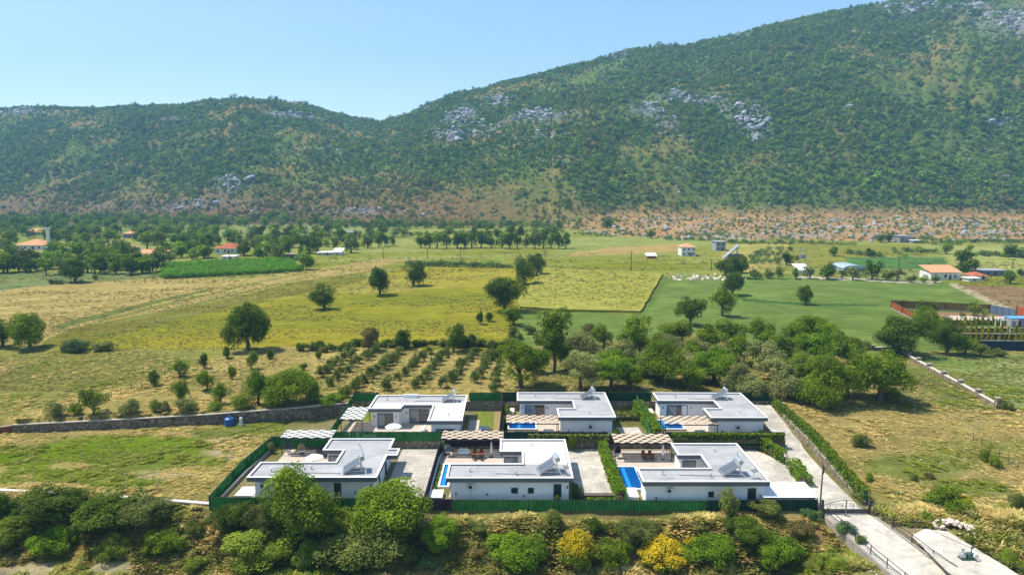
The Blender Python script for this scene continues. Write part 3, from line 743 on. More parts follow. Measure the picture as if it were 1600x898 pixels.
poly_sheet('lawn', [(8.4,82.2),(14.2,82.2),(14.2,85),(8.4,85)], .05, M_LAWN)
poly_sheet('lawn', [(-1.3,106.6),(-.5,106.6),(-.5,117),(-1.3,117)], .64, M_LAWN)
# main drive: follows the slope down to the gate and beyond
def ribbon(name, rows, m, th=.05, thick=.0):
    X = []; Y = []; Z = []
    for (x0, x1, y, z) in rows:
        t = np.linspace(0, 1, 8); X.append(x0+(x1-x0)*t); Y.append(y+0*t); Z.append(z+th+0*t)
    return grid_mesh(name, np.array(X), np.array(Y), np.array(Z), m, smooth=False)
rows = []
for y in np.arange(80.2, 117.6, .8):
    xl = np.interp(y, [79,92,112,118], [38.4,40.1,42.6,42.8]); xr = np.interp(y, [79,92,110,118], [43.9,44.4,45.6,45.9])
    rows.append((xl, xr, y, max(float(H(xl+.1, y)), float(H((xl+xr)/2, y)), float(H(xr-.1, y)))))
ribbon('driveway', rows, M_CONC, .06)
rows = []
for y in np.arange(56, 80.5, .8):
    xl = 38.6+(79-y)*.22+.08; xr = np.interp(y, [56,68,79,81], [50,47.4,44.2,43.9]); rows.append((xl, xr, y, -1.25*float(sst(80, 67, y))))
M_ROAD = mat('pale_road_concrete', (.56,.51,.43), .9, .1, var=.10, scale=1.5, bump=.01, stain=.36)
ribbon('access_road', rows, M_ROAD, .09)
poly_sheet('concrete_pad', [(46.6,74.6),(49,76.2),(51.4,75.6),(52.9,68),(53.6,62),(47.2,62),(46.1,67)], .10-.55+.35, M_ROAD)
# ------------------------------------------------------------------ villas
def inset(poly, d):
    n = len(poly); out = []
    for i in range(n):
        p0 = Vector(poly[i-1]); p1 = Vector(poly[i]); p2 = Vector(poly[(i+1) % n])
        e1 = (p1-p0).normalized(); e2 = (p2-p1).normalized(); n1 = Vector((-e1.y, e1.x)); n2_ = Vector((-e2.y, e2.x))
        b = n1+n2_; k = d/max(.3, 1+n1.dot(n2_)); out.append((p1.x+b.x*k, p1.y+b.y*k))
    return out
def area(p): return sum(p[i][0]*p[(i+1) % len(p)][1]-p[(i+1) % len(p)][0]*p[i][1] for i in range(len(p)))/2
def ring(mb, a, b, z):
    n = len(a); mb.add([(x, y, z) for x, y in a]+[(x, y, z) for x, y in b], [(i, (i+1) % n, n+(i+1) % n, n+i) for i in range(n)])
def wallring(mb, a, z0, z1):
    n = len(a); mb.add([(x, y, z0) for x, y in a]+[(x, y, z1) for x, y in a], [(i, (i+1) % n, n+(i+1) % n, n+i) for i in range(n)])
def villa(name, poly, zg, label, front_y, items, walls=None, deck=None, ov=.5):
    if area(poly) < 0: poly = poly[::-1]
    zr = zg+3.42
    cx = sum(p[0] for p in poly)/len(poly); cy = sum(p[1] for p in poly)/len(poly)
    t = empty(name, (cx, cy, zg), label, 'villa', 'flat roofed white villas of the compound')
    wp = walls or inset(poly, ov)
    mb = MB(); mb.prism(wp, zg-.15, zr-.41); mb.build('wall', M_WALL, t)
    mb = MB(); mb.prism(inset(poly, .05), zr-.4, zr-.20); mb.build('roof', deck or M_DECK, t)
    # dark fascia band below, white coping on top
    mb = MB(); o_ = inset(poly, 0); i_ = inset(poly, .2)
    wallring(mb, o_, zr-.6, zr-.05); wallring(mb, i_, zr-.20, zr-.05); ring(mb, o_, inset(poly, ov+.02), zr-.6); ring(mb, o_, i_, zr-.05)
    mb.build('fascia', M_FASC, t)
    mb = MB(); a = inset(poly, -.04); b = inset(poly, .23)
    wallring(mb, a, zr-.047, zr+.03); wallring(mb, b, zr-.047, zr+.03); ring(mb, a, b, zr+.03); ring(mb, a, b, zr-.047)
    mb.build('coping', M_COPE, t)
    yF = front_y
    for it in items:
        k = it[0]
        if k == 'ac':
            _, x, z = it[:3]; yy = it[3] if len(it) > 3 else yF
            m1 = MB(); m1.box(x-.45, x+.45, yy-.40, yy-.06, z-.33, z+.33); a1 = m1.build('air_conditioner', M_PLAST, t, bevel=.03)
            m2 = MB(); m2.add([(x-.12+.25*math.cos(q*math.pi/8), yy-.415, z+.25*math.sin(q*math.pi/8)) for q in range(16)]+[(x-.12+.25*math.cos(q*math.pi/8), yy-.40, z+.25*math.sin(q*math.pi/8)) for q in range(16)],
               [tuple(range(16))]+[(q, (q+1) % 16, 16+(q+1) % 16, 16+q) for q in range(16)]); m2.build('fan_grille', M_DPLAST, a1)
            m3 = MB(); m3.box(x-.02, x+.02, yy-.05, yy, zg+.1, z-.3); m3.box(x-.42, x+.42, yy-.4, yy+.02, z-.37, z-.33); m3.build('bracket_and_pipe', M_PLAST, t)
        elif k == 'lamp':
            _, x, z = it[:3]; yy = it[3] if len(it) > 3 else yF
            m1 = MB(); m1.box(x-.07, x+.07, yy-.14, yy, z-.14, z+.14); m1.build('wall_lamp', M_DPLAST, t)
        elif k in ('win', 'door'):
            _, x0, x1, z0, z1 = it[:5]; yy = it[5] if len(it) > 5 else yF; panes = it[6] if len(it) > 6 else 1; z0 += zg; z1 += zg; f = .09
            m1 = MB(); m1.box(x0, x0+f, yy-.09, yy-.002, z0, z1); m1.box(x1-f, x1, yy-.09, yy-.002, z0, z1)
            m1.box(x0+f, x1-f, yy-.09, yy-.002, z1-f, z1); m1.box(x0+f, x1-f, yy-.09, yy-.002, z0, z0+f)
            wx = (x1-x0-2*f)/panes
            for q in range(1, panes): m1.box(x0+f+q*wx-.04, x0+f+q*wx+.04, yy-.085, yy-.002, z0+f, z1-f)
            fr = m1.build('sliding_door' if k == 'door' else 'window', M_FRAME, t)
            for q in range(panes):
                m2 = MB(); m2.box(x0+f+q*wx+.04*(q > 0), x0+f+(q+1)*wx-.04*(q < panes-1), yy-.045, yy-.004, z0+f, z1-f)
                m2.build('pane', M_GLASSB if (q % 2 == 0 and k == 'door') else M_GLASS, fr)
        elif k == 'swin':   # window or door in the right hand side wall
            _, y0, y1, z0, z1, xx = it; z0 += zg; z1 += zg
            m1 = MB(); m1.box(xx+.002, xx+.08, y0, y1, z0, z1); fr = m1.build('window' if z0 > zg+.5 else 'door', M_FRAME, t)
            m2 = MB(); m2.box(xx+.08, xx+.095, y0+.1, y1-.1, z0+.1, z1-.1); m2.build('pane', M_GLASS, fr)
        elif k == 'hut':
            _, x0, x1, y0, y1, z1 = it
            m1 = MB(); m1.box(x0, x1, y0, y1, zg, zg+z1); m1.build('wing', M_WALL, t)
    return t
fr = lambda x0, W: None
A = villa('villa', [(-33.9,82.8),(-17.3,82.8),(-17.3,90.1),(-15.9,90.1),(-15.9,92.5),(-17.3,92.5),(-17.3,96.4),(-26.7,96.4),(-26.7,92.0),(-23.8,92.0),(-23.8,87.7),(-33.9,87.7)], 0,
    'white L-shaped villa at the front left behind two big trees', 83.3,
    [('ac',-31.9,2.2),('lamp',-24.4,1.2),('win',-22.9,-22.0,.75,2.45),('lamp',-20.2,1.2),('lamp',-18.9,1.6),('swin',91.0,92.0,.1,2.3,-17.8),('swin',86.5,87.2,.4,2.3,-17.8),('door',-26.0,-24.6,.1,2.4,92.45,1),('lamp',-18.2,2.0,83.3)],
    walls=[(-33.1,83.3),(-17.8,83.3),(-17.8,95.9),(-26.2,95.9),(-26.2,92.5),(-23.3,92.5),(-23.3,87.2),(-33.1,87.2)])
B = villa('villa', [(-8.4,82.6),(7.8,82.6),(7.8,96.1),(-1.7,96.1),(-1.7,91.5),(1.4,91.5),(1.4,87.2),(-8.4,87.2)], 0,
    'middle villa of the front row with a pale roof section and two tiny windows', 83.1,
    [('ac',-5.2,2.15),('lamp',-7.2,1.1),('lamp',-3.2,1.0),('lamp',1.5,.8),('win',-.1,.75,1.15,1.9),('win',2.05,2.8,1.15,1.9),('win',5.35,6.35,.7,2.4),('lamp',7.1,2.0),('door',-1.1,.8,.1,2.4,92.0,1)])
mb = MB(); mb.prism([(-1.36,91.6),(1.45,91.6),(1.45,87.4),(7.42,87.4),(7.42,95.75),(-1.36,95.75)], 3.226, 3.236); mb.build('pale_roof_felt', M_DECKW, B)
C_ = villa('villa', [(16.5,81.5),(32.5,81.5),(32.5,94.5),(23.0,94.5),(23.0,90.2),(26.1,90.2),(26.1,85.7),(16.5,85.7)], 0,
    'front right villa beside a deep blue pool, with a metal carport on its right', 82.0,
    [('ac',20.0,2.15),('lamp',18.3,1.0),('lamp',26.5,.9),('win',24.9,25.6,1.15,1.9),('win',26.9,27.6,1.15,1.9),('win',29.9,30.95,.6,2.35),('lamp',31.9,1.0),('door',23.8,25.6,.1,2.4,90.65,1)])
D = villa('villa', [(-23.7,108.4),(-18.4,108.4),(-18.1,110.4),(-13.2,110.4),(-13.2,102.5),(-7.8,102.5),(-7.8,115.7),(-23.7,115.7)], .6,
    'U-shaped villa at the rear left with wide glass doors open to its terrace', 108.9,
    [('door',-22.3,-19.7,.1,2.45,108.9,2),('lamp',-22.8,1.9+.6,108.9),('lamp',-19.2,2.5,108.9),('door',-17.3,-14.0,.1,2.5,110.9,2),('lamp',-17.8,2.4,110.9),('door',-12.0,-9.0,.05,1.9,103.0,3),('lamp',-12.4,1.9,103.0),('lamp',-8.6,1.9,103.0)])
mb = MB(); mb.prism([(-23.3,108.8),(-18.7,108.8),(-18.4,110.8),(-12.85,110.8),(-12.85,102.9),(-8.2,102.9),(-8.2,112.2),(-23.3,112.2)], 3.825, 3.835); mb.build('pale_roof_felt', M_DECKW, D)
E_ = villa('villa', [(.9,112.7),(10.3,112.7),(10.3,108.5),(7.4,108.5),(7.4,104.2),(16.5,104.2),(16.5,117.35),(.9,117.35)], .6,
    'L-shaped villa in the middle of the rear row behind a cream pergola', 104.7,
    [('door',2.2,5.6,.1,2.45,113.2,2),('lamp',1.8,2.6,113.2),('lamp',6.0,2.6,113.2),('ac',12.6,2.35,104.7),('lamp',9.0,1.6),('lamp',11.2,1.5),('lamp',14.6,1.5)])
F_ = villa('villa', [(24.95,112.7),(34.4,112.6),(34.4,108.5),(31.5,108.5),(31.5,103.9),(40.5,103.9),(40.5,117.1),(24.95,117.3)], .6,
    'L-shaped villa at the rear right, closest to the drive', 104.4,
    [('door',26.6,30.2,.1,2.45,113.2,2),('lamp',26.0,2.6,113.2),('lamp',30.8,2.6,113.2),('ac',36.0,2.35,104.4),('lamp',33.5,1.6),('lamp',38.5,1.5)])
# ------------------------------------------------------------------ solar water heaters
def solar(x, y, z, rz, label, sc=1.0):
    t = empty('solar_water_heater', (0,0,0), label, 'solar heater', 'solar water heaters on the villa roofs')
    for k in (0, 1):
        y0 = -.98+k*1.0
        mb = MB(); v = [(-1.05,y0,.25),(.75,y0,1.25),(.75,y0+.92,1.25),(-1.05,y0+.92,.25)]
        mb.add(v+[(a,b,c-.09) for a,b,c in v], [(0,1,2,3),(7,6,5,4),(0,4,5,1),(1,5,6,2),(2,6,7,3),(3,7,4,0)]); p = mb.build('collector_panel', M_STEEL, t)
        mb = MB(); v = [(-1.0,y0+.06,.29),(.70,y0+.06,1.235),(.70,y0+.86,1.235),(-1.0,y0+.86,.29)]
        mb.add(v+[(a-.01,b,c+.015) for a,b,c in v], [(4,5,6,7),(0,4,5,1),(1,5,6,2),(2,6,7,3),(3,7,4,0)]); mb.build('collector_glass', M_SOLAR, p)
    mb = MB()
    for yy in (-.9, .9):
        mb.bar((-1.1,yy,.04), (1.1,yy,.04), .06); mb.bar((-1.1,yy,.04), (.8,yy,1.2), .05); mb.bar((.85,yy,.04), (.85,yy,1.4), .06); mb.bar((1.1,yy,.04), (.7,yy,1.3), .05)
    mb.bar((.85,-.9,.04), (.85,.9,.04), .06); mb.bar((-1.1,-.9,.04), (-1.1,.9,.04), .06); mb.bar((.85,-.9,1.3), (.85,.9,1.3), .05); mb.build('stand', M_STEEL, t)
    mb = MB(); mb.bar((1.05,-.75,1.62), (1.05,.75,1.62), .56, seg=16); mb.build('tank', M_TANK, t)
    for p_, q_ in (((.6,.95,1.3), (1.3,.95,1.5)), ((.95,-.95,.1), (.95,-.95,1.7)), ((1.05,.6,1.8), (1.05,.6,2.5))):
        mb = MB(); mb.bar(p_, q_, .05); mb.build('pipe', M_STEEL, t)
    t.location = (x, y, z); t.rotation_euler = (0, 0, rz); t.scale = (sc,)*3
    return t
zf = 3.24; zb = 3.84
solar(-20.9,85.3,zf,.25,'solar water heater on the roof of the front left villa, behind the tree top',1.15)
solar(4.6,85.0,zf,.18,'solar water heater on the front corner of the middle front villa roof',1.15)
solar(28.3,84.4,zf,.05,'solar water heater on the roof of the villa beside the carport',1.1)
solar(-10.9,113.0,zb,.12,'solar water heater on the back of the terrace villa roof at the rear left')
solar(13.0,114.6,zb,.1,'solar water heater on the roof of the middle rear villa')
solar(35.9,114.4,zb,.0,'solar water heater on the roof of the rear right villa')
def dish(x, y, z, label, rz=2.6, sc=1):
    t = empty('satellite_dish', (0,0,0), label, 'satellite dish', 'satellite dishes on the roofs')
    mb = MB(); mb.lathe((0,0,0), [(.01,0),(.2,.02),(.34,.07),(.44,.14),(.45,.16),(.34,.09),(.2,.04),(.01,.02)], 20); o = mb.build('reflector', M_PLAST, t, smooth=True)
    o.rotation_euler = (rad(62), 0, 0); o.location = (0, 0, .95)
    mb = MB(); mb.bar((0,.05,0), (0,.05,.95), .06); mb.box(-.25,.25,-.2,.3,0,.06); mb.build('mast', M_STEEL, t)
    mb = MB(); mb.bar((0,-.05,.75), (0,-.55,1.15), .03); mb.box(-.04,.04,-.62,-.5,1.1,1.2); mb.build('feed_arm', M_DPLAST, t)
    t.location = (x, y, z); t.rotation_euler = (0, 0, rz); t.scale = (sc,)*3
dish(6.9,84.0,zf,'satellite dish on the front right corner of the middle front villa')
dish(30.9,82.9,zf,'satellite dish at the roof corner next to the carport')
dish(13.9,115.7,zb,'satellite dish on the middle rear villa roof')
mb = MB(); t = empty('roof_tank', (-17.6,115.0,zb), 'low white skylight box at the back edge of the terrace villa roof', 'skylight'); mb.box(-18.9,-16.5,114.9,115.3,zb,zb+.45); mb.build('curb', M_COPE, t)
mb = MB(); mb.box(-18.95,-16.4,114.85,115.35,zb+.45,zb+.52); mb.build('lid', M_PLAST, t)
# ------------------------------------------------------------------ pergolas with a woven shade roof
def pergola(x0, x1, y0, y1, z, m, label, zg, nrow=5, wav=9, cover=True):
    t = empty('pergola', ((x0+x1)/2, (y0+y1)/2, zg), label, 'pergola', 'pergolas with woven shade roofs')
    mb = MB(); d = (y1-y0)/nrow; N = wav*6
    for r in range(nrow):
        vs = []; fs = []
        for i in range(N+1):
            x = x0+(x1-x0)*i/N; zz = z+.085*math.sin(2*math.pi*wav/2*i/N+math.pi*(r % 2))
            vs += [(x, y0+r*d+.05, zz), (x, y0+(r+1)*d-.05, zz), (x, y0+r*d+.05, zz-.03), (x, y0+(r+1)*d-.05, zz-.03)]
        for i in range(N):
            a = i*4; b = a+4; fs += [(a, b, b+1, a+1), (a+2, a+3, b+3, b+2), (a, a+2, b+2, b), (a+1, b+1, b+3, a+3)]
        mb.add(vs, fs)
    mb.build('shade_roof', m, t)
    mb = MB()
    for yy in (y0+.05, y1-.05): mb.bar((x0, yy, z-.24), (x1, yy, z-.24), .12)
    for i in range(wav+1):
        xx = x0+.1+(x1-x0-.2)*i/wav; mb.bar((xx, y0, z-.02), (xx, y1, z-.02), .05)
    mb.build('beams', M_DSTEEL, t)
    for xx in (x0+.15, x1-.15):
        for yy in (y0+.1, y1-.1):
            mb = MB(); mb.bar((xx, yy, zg), (xx, yy, z-.18), .11); mb.build('post', M_DSTEEL, t)
pergola(-34.8,-27.1,98.1,101.2,2.95,M_WHITEF,'white pergola roof behind the front left villa patio',0)
pergola(-10.6,-1.3,97.6,100.9,2.95,M_CREAM,'cream pergola roof over the dining patio of the middle front villa',0,5,12)
pergola(15.1,23.7,96.0,99.6,2.95,M_CREAM,'cream pergola roof behind the patio of the front right villa',0,5,12)
pergola(-27.7,-24.0,105.6,111.7,3.2,M_WHITEF,'white pergola roof attached left of the rear left villa',.6,8,6)
pergola(-.9,7.5,103.9,107.5,3.2,M_CREAM,'cream pergola roof before the pool of the middle rear villa',.6,5,12)
pergola(24.1,32.6,103.4,107.1,3.2,M_CREAM,'cream pergola roof before the pool of the rear right villa',.6,5,12)
# ------------------------------------------------------------------ pools
def pool(x0, x1, y0, y1, zg, label, step=True):
    t = empty('swimming_pool', ((x0+x1)/2, (y0+y1)/2, zg), label, 'pool', 'swimming pools of the villas')
    mb = MB(); mb.box(x0, x1, y0, y1, zg-.02, zg+.04); mb.build('basin', M_BLUE, t)
    if step:
        mb = MB(); mb.bar((x0+(x1-x0)*.38, y0+.1, zg+.07), (x0+(x1-x0)*.38, y1-.1, zg+.10), .5, .08); mb.build('underwater_bench', M_BLUEL, t)
    mb = MB(); mb.box(x0, x1, y0, y1, zg+.16, zg+.2); mb.build('water', M_WATER, t)
    mb = MB(); w_ = .28
    mb.box(x0-w_, x0, y0-w_, y1+w_, zg, zg+.26); mb.box(x1, x1+w_, y0-w_, y1+w_, zg, zg+.26); mb.box(x0, x1, y0-w_, y0, zg, zg+.26); mb.box(x0, x1, y1, y1+w_, zg, zg+.26)
    mb.build('coping', M_COPE, t)
pool(14.85,17.6,86.5,93.6,0,'deep blue pool left of the front right villa, narrower end towards the fence')
pool(-9.75,-8.75,87.3,94.5,0,'narrow blue pool left of the middle front villa')
pool(-.5,3.9,107.7,110.9,.62,'bright blue pool before the middle rear villa')
pool(23.9,28.3,107.7,111.8,.62,'bright blue pool before the rear right villa')
def pumpbox(x0, x1, y0, y1, zg, label):
    t = empty('pump_housing', ((x0+x1)/2, (y0+y1)/2, zg), label, 'pump housing', 'white pool pump housings')
    mb = MB(); mb.box(x0+.06, x1-.06, y0+.06, y1-.06, zg, zg+.55); mb.build('walls', M_WALL, t)
    mb = MB(); mb.box(x0, x1, y0, y1, zg+.55, zg+.63); mb.build('lid', M_COPE, t)
    mb = MB(); mb.bar(((x0+x1)/2-.2, y0+.3, zg+.66), ((x0+x1)/2+.2, y0+.3, zg+.66), .05); mb.build('handle', M_DSTEEL, t)
pumpbox(-35.9,-33.6,83.5,86.2,0,'white pump housing left of the front left villa')
pumpbox(-10.6,-9.0,83.0,85.3,0,'white pump housing left of the middle front villa')
pumpbox(14.8,16.4,83.1,85.9,0,'white pump housing below the deep blue pool')
pumpbox(-1.2,.4,115.1,117.1,.6,'white pump housing behind the pool of the middle rear villa')
pumpbox(23.2,24.8,114.6,116.9,.6,'white pump housing behind the pool of the rear right villa')
# carport
t = empty('carport', (35,83,0), 'carport with a white sheet roof beside the front right villa', 'carport')
mb = MB(); n = 56; vs = []; fs = []
for i in range(n+1):
    x = 31.6+(38.6-31.6)*i/n; z = .06*(i % 2)
    vs += [(x, 81.0, 1.55+z), (x-.25, 84.9, 1.85+z), (x, 81.0, 1.51+z), (x-.25, 84.9, 1.81+z)]
for i in range(n): a = i*4; b = a+4; fs += [(a, b, b+1, a+1), (a+2, a+3, b+3, b+2), (a, a+2, b+2, b), (a+1, b+1, b+3, a+3)]
mb.add(vs, fs); mb.build('sheet_roof', M_COPE, t)
for x in (32.7, 38.2):
    for y in (81.5, 84.4): mb = MB(); mb.bar((x, y, -.1), (x, y, 1.5+(y-81)*.07), .1); mb.build('post', M_DSTEEL, t)
mb = MB(); mb.bar((31.7, 81.1, 1.45), (38.5, 81.1, 1.45), .1); mb.bar((31.7, 84.7, 1.72), (38.4, 84.7, 1.72), .1); mb.build('beams', M_DSTEEL, t)
# ------------------------------------------------------------------ fences of shade netting and masonry walls
def netfence(pts, zs, m, label, step=3.0, post=M_DSTEEL, rail=True):
    """pts [(x,y)], zs [(z0,z1)]"""
    t = empty('netting_fence', (pts[0][0], pts[0][1], zs[0][0]), label, 'fence', 'netting fences of the compound')
    mb = MB(); P_ = []
    for i in range(len(pts)-1):
        a = Vector(pts[i]); b = Vector(pts[i+1]); n = max(1, int(round((b-a).length/.5)))
        for k in range(n+(i == len(pts)-2)):
            q = k/n; p = a+(b-a)*q; z0 = zs[i][0]*(1-q)+zs[i+1][0]*q; z1 = zs[i][1]*(1-q)+zs[i+1][1]*q
            nr = Vector((-(b-a).y, (b-a).x)).normalized(); wob = .025*math.sin(len(P_)*1.7)+random.uniform(-.012, .012)
            P_.append((p+nr*wob, z0, z1-.05+random.uniform(-.03, .01), nr))
    vs = []; fs = []
    for p, z0, z1, nr in P_:
        for k in (1, -1): vs += [(p.x+nr.x*.012*k, p.y+nr.y*.012*k, z0), (p.x+nr.x*.012*k, p.y+nr.y*.012*k, z1)]
    for i in range(len(P_)-1):
        a = i*4; b = a+4; fs += [(a, b, b+1, a+1), (a+3, b+3, b+2, a+2), (a+1, b+1, b+3, a+3)]
    mb.add(vs, fs); mb.build('netting', m, t)
    if rail:
        mb = MB()
        for i in range(len(pts)-1): mb.bar((*pts[i], zs[i][1]-.02), (*pts[i+1], zs[i+1][1]-.02), .05)
        mb.build('top_rail', post, t)
    for i in range(len(pts)-1):
        a = Vector(pts[i]); b = Vector(pts[i+1]); n = max(1, int(round((b-a).length/step)))
        for k in range(n+(i == len(pts)-2)):
            q = k/n; p = a+(b-a)*q
            mb = MB(); mb.bar((p.x, p.y, zs[i][0]*(1-q)+zs[i+1][0]*q-.2), (p.x, p.y, zs[i][1]*(1-q)+zs[i+1][1]*q+.04), .08); mb.build('post', post, t)
    return t
def stonewall(pts, zs, wd, label, m=None, cope=M_STONE, cz=.12, name='stone_wall', grp='rubble stone walls', colr=None):
    t = empty(name, (pts[0][0], pts[0][1], zs[0][0]), label, 'wall', grp)
    mb = MB(); mc = MB()
    for i in range(len(pts)-1):
        a = Vector(pts[i]); b = Vector(pts[i+1]); d = (b-a).normalized(); nr = Vector((-d.y, d.x))*wd/2
        if i > 0: a = a-d*.003
        v = []
        for p, (z0, z1) in ((a, zs[i]), (b, zs[i+1])):
            v += [(p.x-nr.x, p.y-nr.y, z0), (p.x+nr.x, p.y+nr.y, z0), (p.x+nr.x, p.y+nr.y, z1), (p.x-nr.x, p.y-nr.y, z1)]
        fs = [(0,1,2,3),(4,7,6,5),(0,4,5,1),(1,5,6,2),(2,6,7,3),(3,7,4,0)]
        mb.add(v, fs)
        nr = nr*1.15; v = []
        for p, (z0, z1) in ((a, zs[i]), (b, zs[i+1])):
            v += [(p.x-nr.x, p.y-nr.y, z1+.002), (p.x+nr.x, p.y+nr.y, z1+.002), (p.x+nr.x, p.y+nr.y, z1+cz), (p.x-nr.x, p.y-nr.y, z1+cz)]
        mc.add(v, fs)
    mb.build('masonry', m or M_STW, t)
    if cz > .01: mc.build('coping', cope, t)
    return t
M_MORTAR = mat('grey_coping', col(190,182,168), .95, .05, var=.15, scale=1.5)
stonewall([(-38.4,81.75),(-11.2,81.55),(38.6,81.25)], [(-2.2,-.05),(-2.2,-.05),(-1.6,-.05)], .5, 'rough stone wall under the long front fence of the compound', cope=M_MORTAR, cz=.04)
stonewall([(-28.4,101.35),(-11,101.35),(42.3,101.3)], [(-.3,1.12),(-.3,1.12),(-.3,1.1)], .45, 'stone retaining wall between the two rows of villas', cope=M_MORTAR, cz=.05)
stonewall([(-28.2,117.75),(45.8,117.8)], [(.3,2.25),(.3,2.25)], .45, 'stone retaining wall along the back of the compound', cope=M_MORTAR, cz=.05)
stonewall([(-82.2,108.0),(-67,110.0),(-52.6,112.0),(-38,114.4),(-28.4,116.4)], [(-.5,1.35),(-.5,1.5),(-.4,1.7),(-.3,2.1),(0,2.4)], .5, 'long stone wall with pale coping behind the left meadow', m=M_STB)
stonewall([(-96,104.3),(-82.4,107.95)], [(-.9,.4),(-.5,1.3)], .4, 'short red brown wall continuing the meadow wall to the left', m=mat('red_brown_block', col(140,84,66), .9, .1), cope=M_MORTAR, cz=.02)
stonewall([(-90,90.2),(-67.9,86.1),(-53.5,84.6),(-38.5,82.2)], [(-1.5,.15),(-1.2,.12),(-1.4,.1),(-1.8,.1)], .5, 'low white topped stone wall along the front of the left meadow', cope=mat('white_cap', col(222,218,208,.75), .9, .1, var=.1), cz=.14)
# left meadow edge of villa A plot
netfence([(-38.2,81.35),(-38.3,92),(-37.2,100.9)], [(-.2,1.6),(0,1.75),(0,1.95)], M_NETG, 'green netting fence on the left side of the front left plot', 2.9)
stonewall([(-37.7,82.4),(-37.6,92),(-36.7,100.6)], [(-.2,.45),(-.2,.45),(-.2,.45)], .25, 'low rendered wall inside the left side fence', m=M_MORTAR, cope=M_MORTAR, cz=.04)
netfence([(-38.1,81.25),(-11.3,81.15)], [(-.45,1.5),(-.45,1.35)], M_NETG, 'green netting fence in front of the front left villa, behind the big trees', 3.2)
netfence([(-11.2,81.12),(-7.6,81.1)], [(-.5,1.35),(-.5,1.3)], M_NETK, 'short dark fence panel between the green front fences', 1.9)
netfence([(-7.5,81.05),(24.5,80.9)], [(-.5,1.25),(-.5,1.22)], M_NETG, 'long bright green netting fence in front of the middle front villa', 3.3)
netfence([(24.6,80.88),(38.3,80.8)], [(-.6,1.25),(-.6,1.4)], M_NETD, 'dark green fence closing the carport at the front right', 3.3)
netfence([(-37.1,101.0),(-28.5,101.15)], [(.3,2.0),(.3,2.05)], M_NETG, 'green netting fence behind the egg chair patio at the left', 2.9)
stonewall([(-37.1,101.35),(-28.6,101.35)], [(-.2,.5),(-.2,.5)], .3, 'low stone wall behind the patio of the front left villa', cope=M_MORTAR, cz=.04)
cv = [(-11.05,81.6),(-11.0,90),(-10.95,96.5),(-10.75,98.6),(-10.2,99.9),(-9.0,100.7),(-7.5,100.95),(-1.5,101.0)]
netfence(cv, [(0,1.75)]*2+[(0,1.9)]*3+[(.5,2.1)]*3, M_NETK, 'curved charcoal fence wrapping the left side of the middle front plot', 1.6)
stonewall([(-10.75,82),(-10.75,96.4),(-10.45,98.4),(-9.9,99.5),(-8.9,100.3)], [(-.1,.5)]*5, .2, 'low white edged kerb wall inside the curved charcoal fence', m=M_MORTAR, cope=M_COPE, cz=.04)
netfence([(-28.3,101.1),(-10.8,101.1)], [(1.15,2.75),(1.15,2.75)], M_NETG, 'green netting fence with faded white lettering below the rear left terrace', 2.9)
netfence([(-1.2,101.1),(14.8,101.1)], [(1.15,2.75),(1.15,2.7)], M_NETD, 'dark green fence with climbers between the middle villas', 2.9)
netfence([(23.8,101.1),(42.1,101.05)], [(1.15,2.7),(1.15,2.7)], M_NETD, 'dark green fence between the two right hand villas', 2.9)
netfence([(-28.3,101.2),(-28.2,117.4)], [(1.0,2.7),(2.2,3.6)], M_NETG, 'green netting fence on the left side of the rear left plot', 2.9)
netfence([(-28.2,117.6),(-23.8,117.7)], [(2.25,3.85),(2.25,3.85)], M_NETG, 'short green fence behind the left corner of the rear left villa', 2.2)
netfence([(-7.6,117.7),(-1.9,117.7)], [(2.25,3.9),(2.25,3.9)], M_NETG, 'green fence along the back lawn between the rear left and middle villas', 2.0)
netfence([(-1.8,117.7),(.8,117.7)], [(2.25,3.95),(2.25,3.95)], M_NETD, 'short dark fence beside the back left corner of the middle rear villa', 1.5)
netfence([(16.7,117.7),(24.8,117.7)], [(2.25,3.9),(2.25,3.9)], M_NETD, 'dark green back fence between the middle and right rear villas', 2.7)
netfence([(40.7,117.7),(45.8,117.8)], [(2.25,3.9),(2.25,3.9)], M_NETD, 'dark green fence at the back end of the drive', 2.5)
netfence([(-2.0,103),(-1.6,117.5)], [(.6,2.3),(.7,3.6)], M_NETK, 'dark narrow fence between the back lawn and the middle rear pool', 2.9)
netfence([(22.2,117.5),(21.9,103.4)], [(.9,3.7),(.6,2.0)], M_NETG, 'bright green dividing fence above the hedge of the rear right plot', 2.9)
netfence([(14.55,82),(14.45,95)], [(0,1.6),(0,1.7)], M_NETG, 'green dividing fence along the left of the deep blue pool', 2.9)
netfence([(15.0,100.4),(23.6,100.5)], [(.9,2.6),(.9,2.6)], M_NETK, 'charcoal screen fence behind the patio of the front right villa', 2.9)
netfence([(46.7,117.6),(46.5,100),(45.1,82.2)], [(.9,3.3),(.8,2.6),(-.2,1.5)], M_NETG, 'green fence behind the hedge along the right of the drive', 3.2)
netfence([(33.2,100.7),(38.4,100.7),(39.6,95)], [(.6,2.4),(.6,2.3),(0,1.6)], M_NETD, 'dark green corner fence behind the front right villa', 2.4)
stonewall([(38.9,100.5),(40.2,94.6)], [(0,1.0),(0,.6)], .5, 'short broken stone wall beside the upper drive', cope=M_MORTAR, cz=.03)
stonewall([(46.2,112),(46.0,100),(44.9,84)], [(0,1.9),(0,1.5),(-.2,.45)], .5, 'rough stone wall below the hedge on the right of the drive', cope=M_MORTAR, cz=.03)
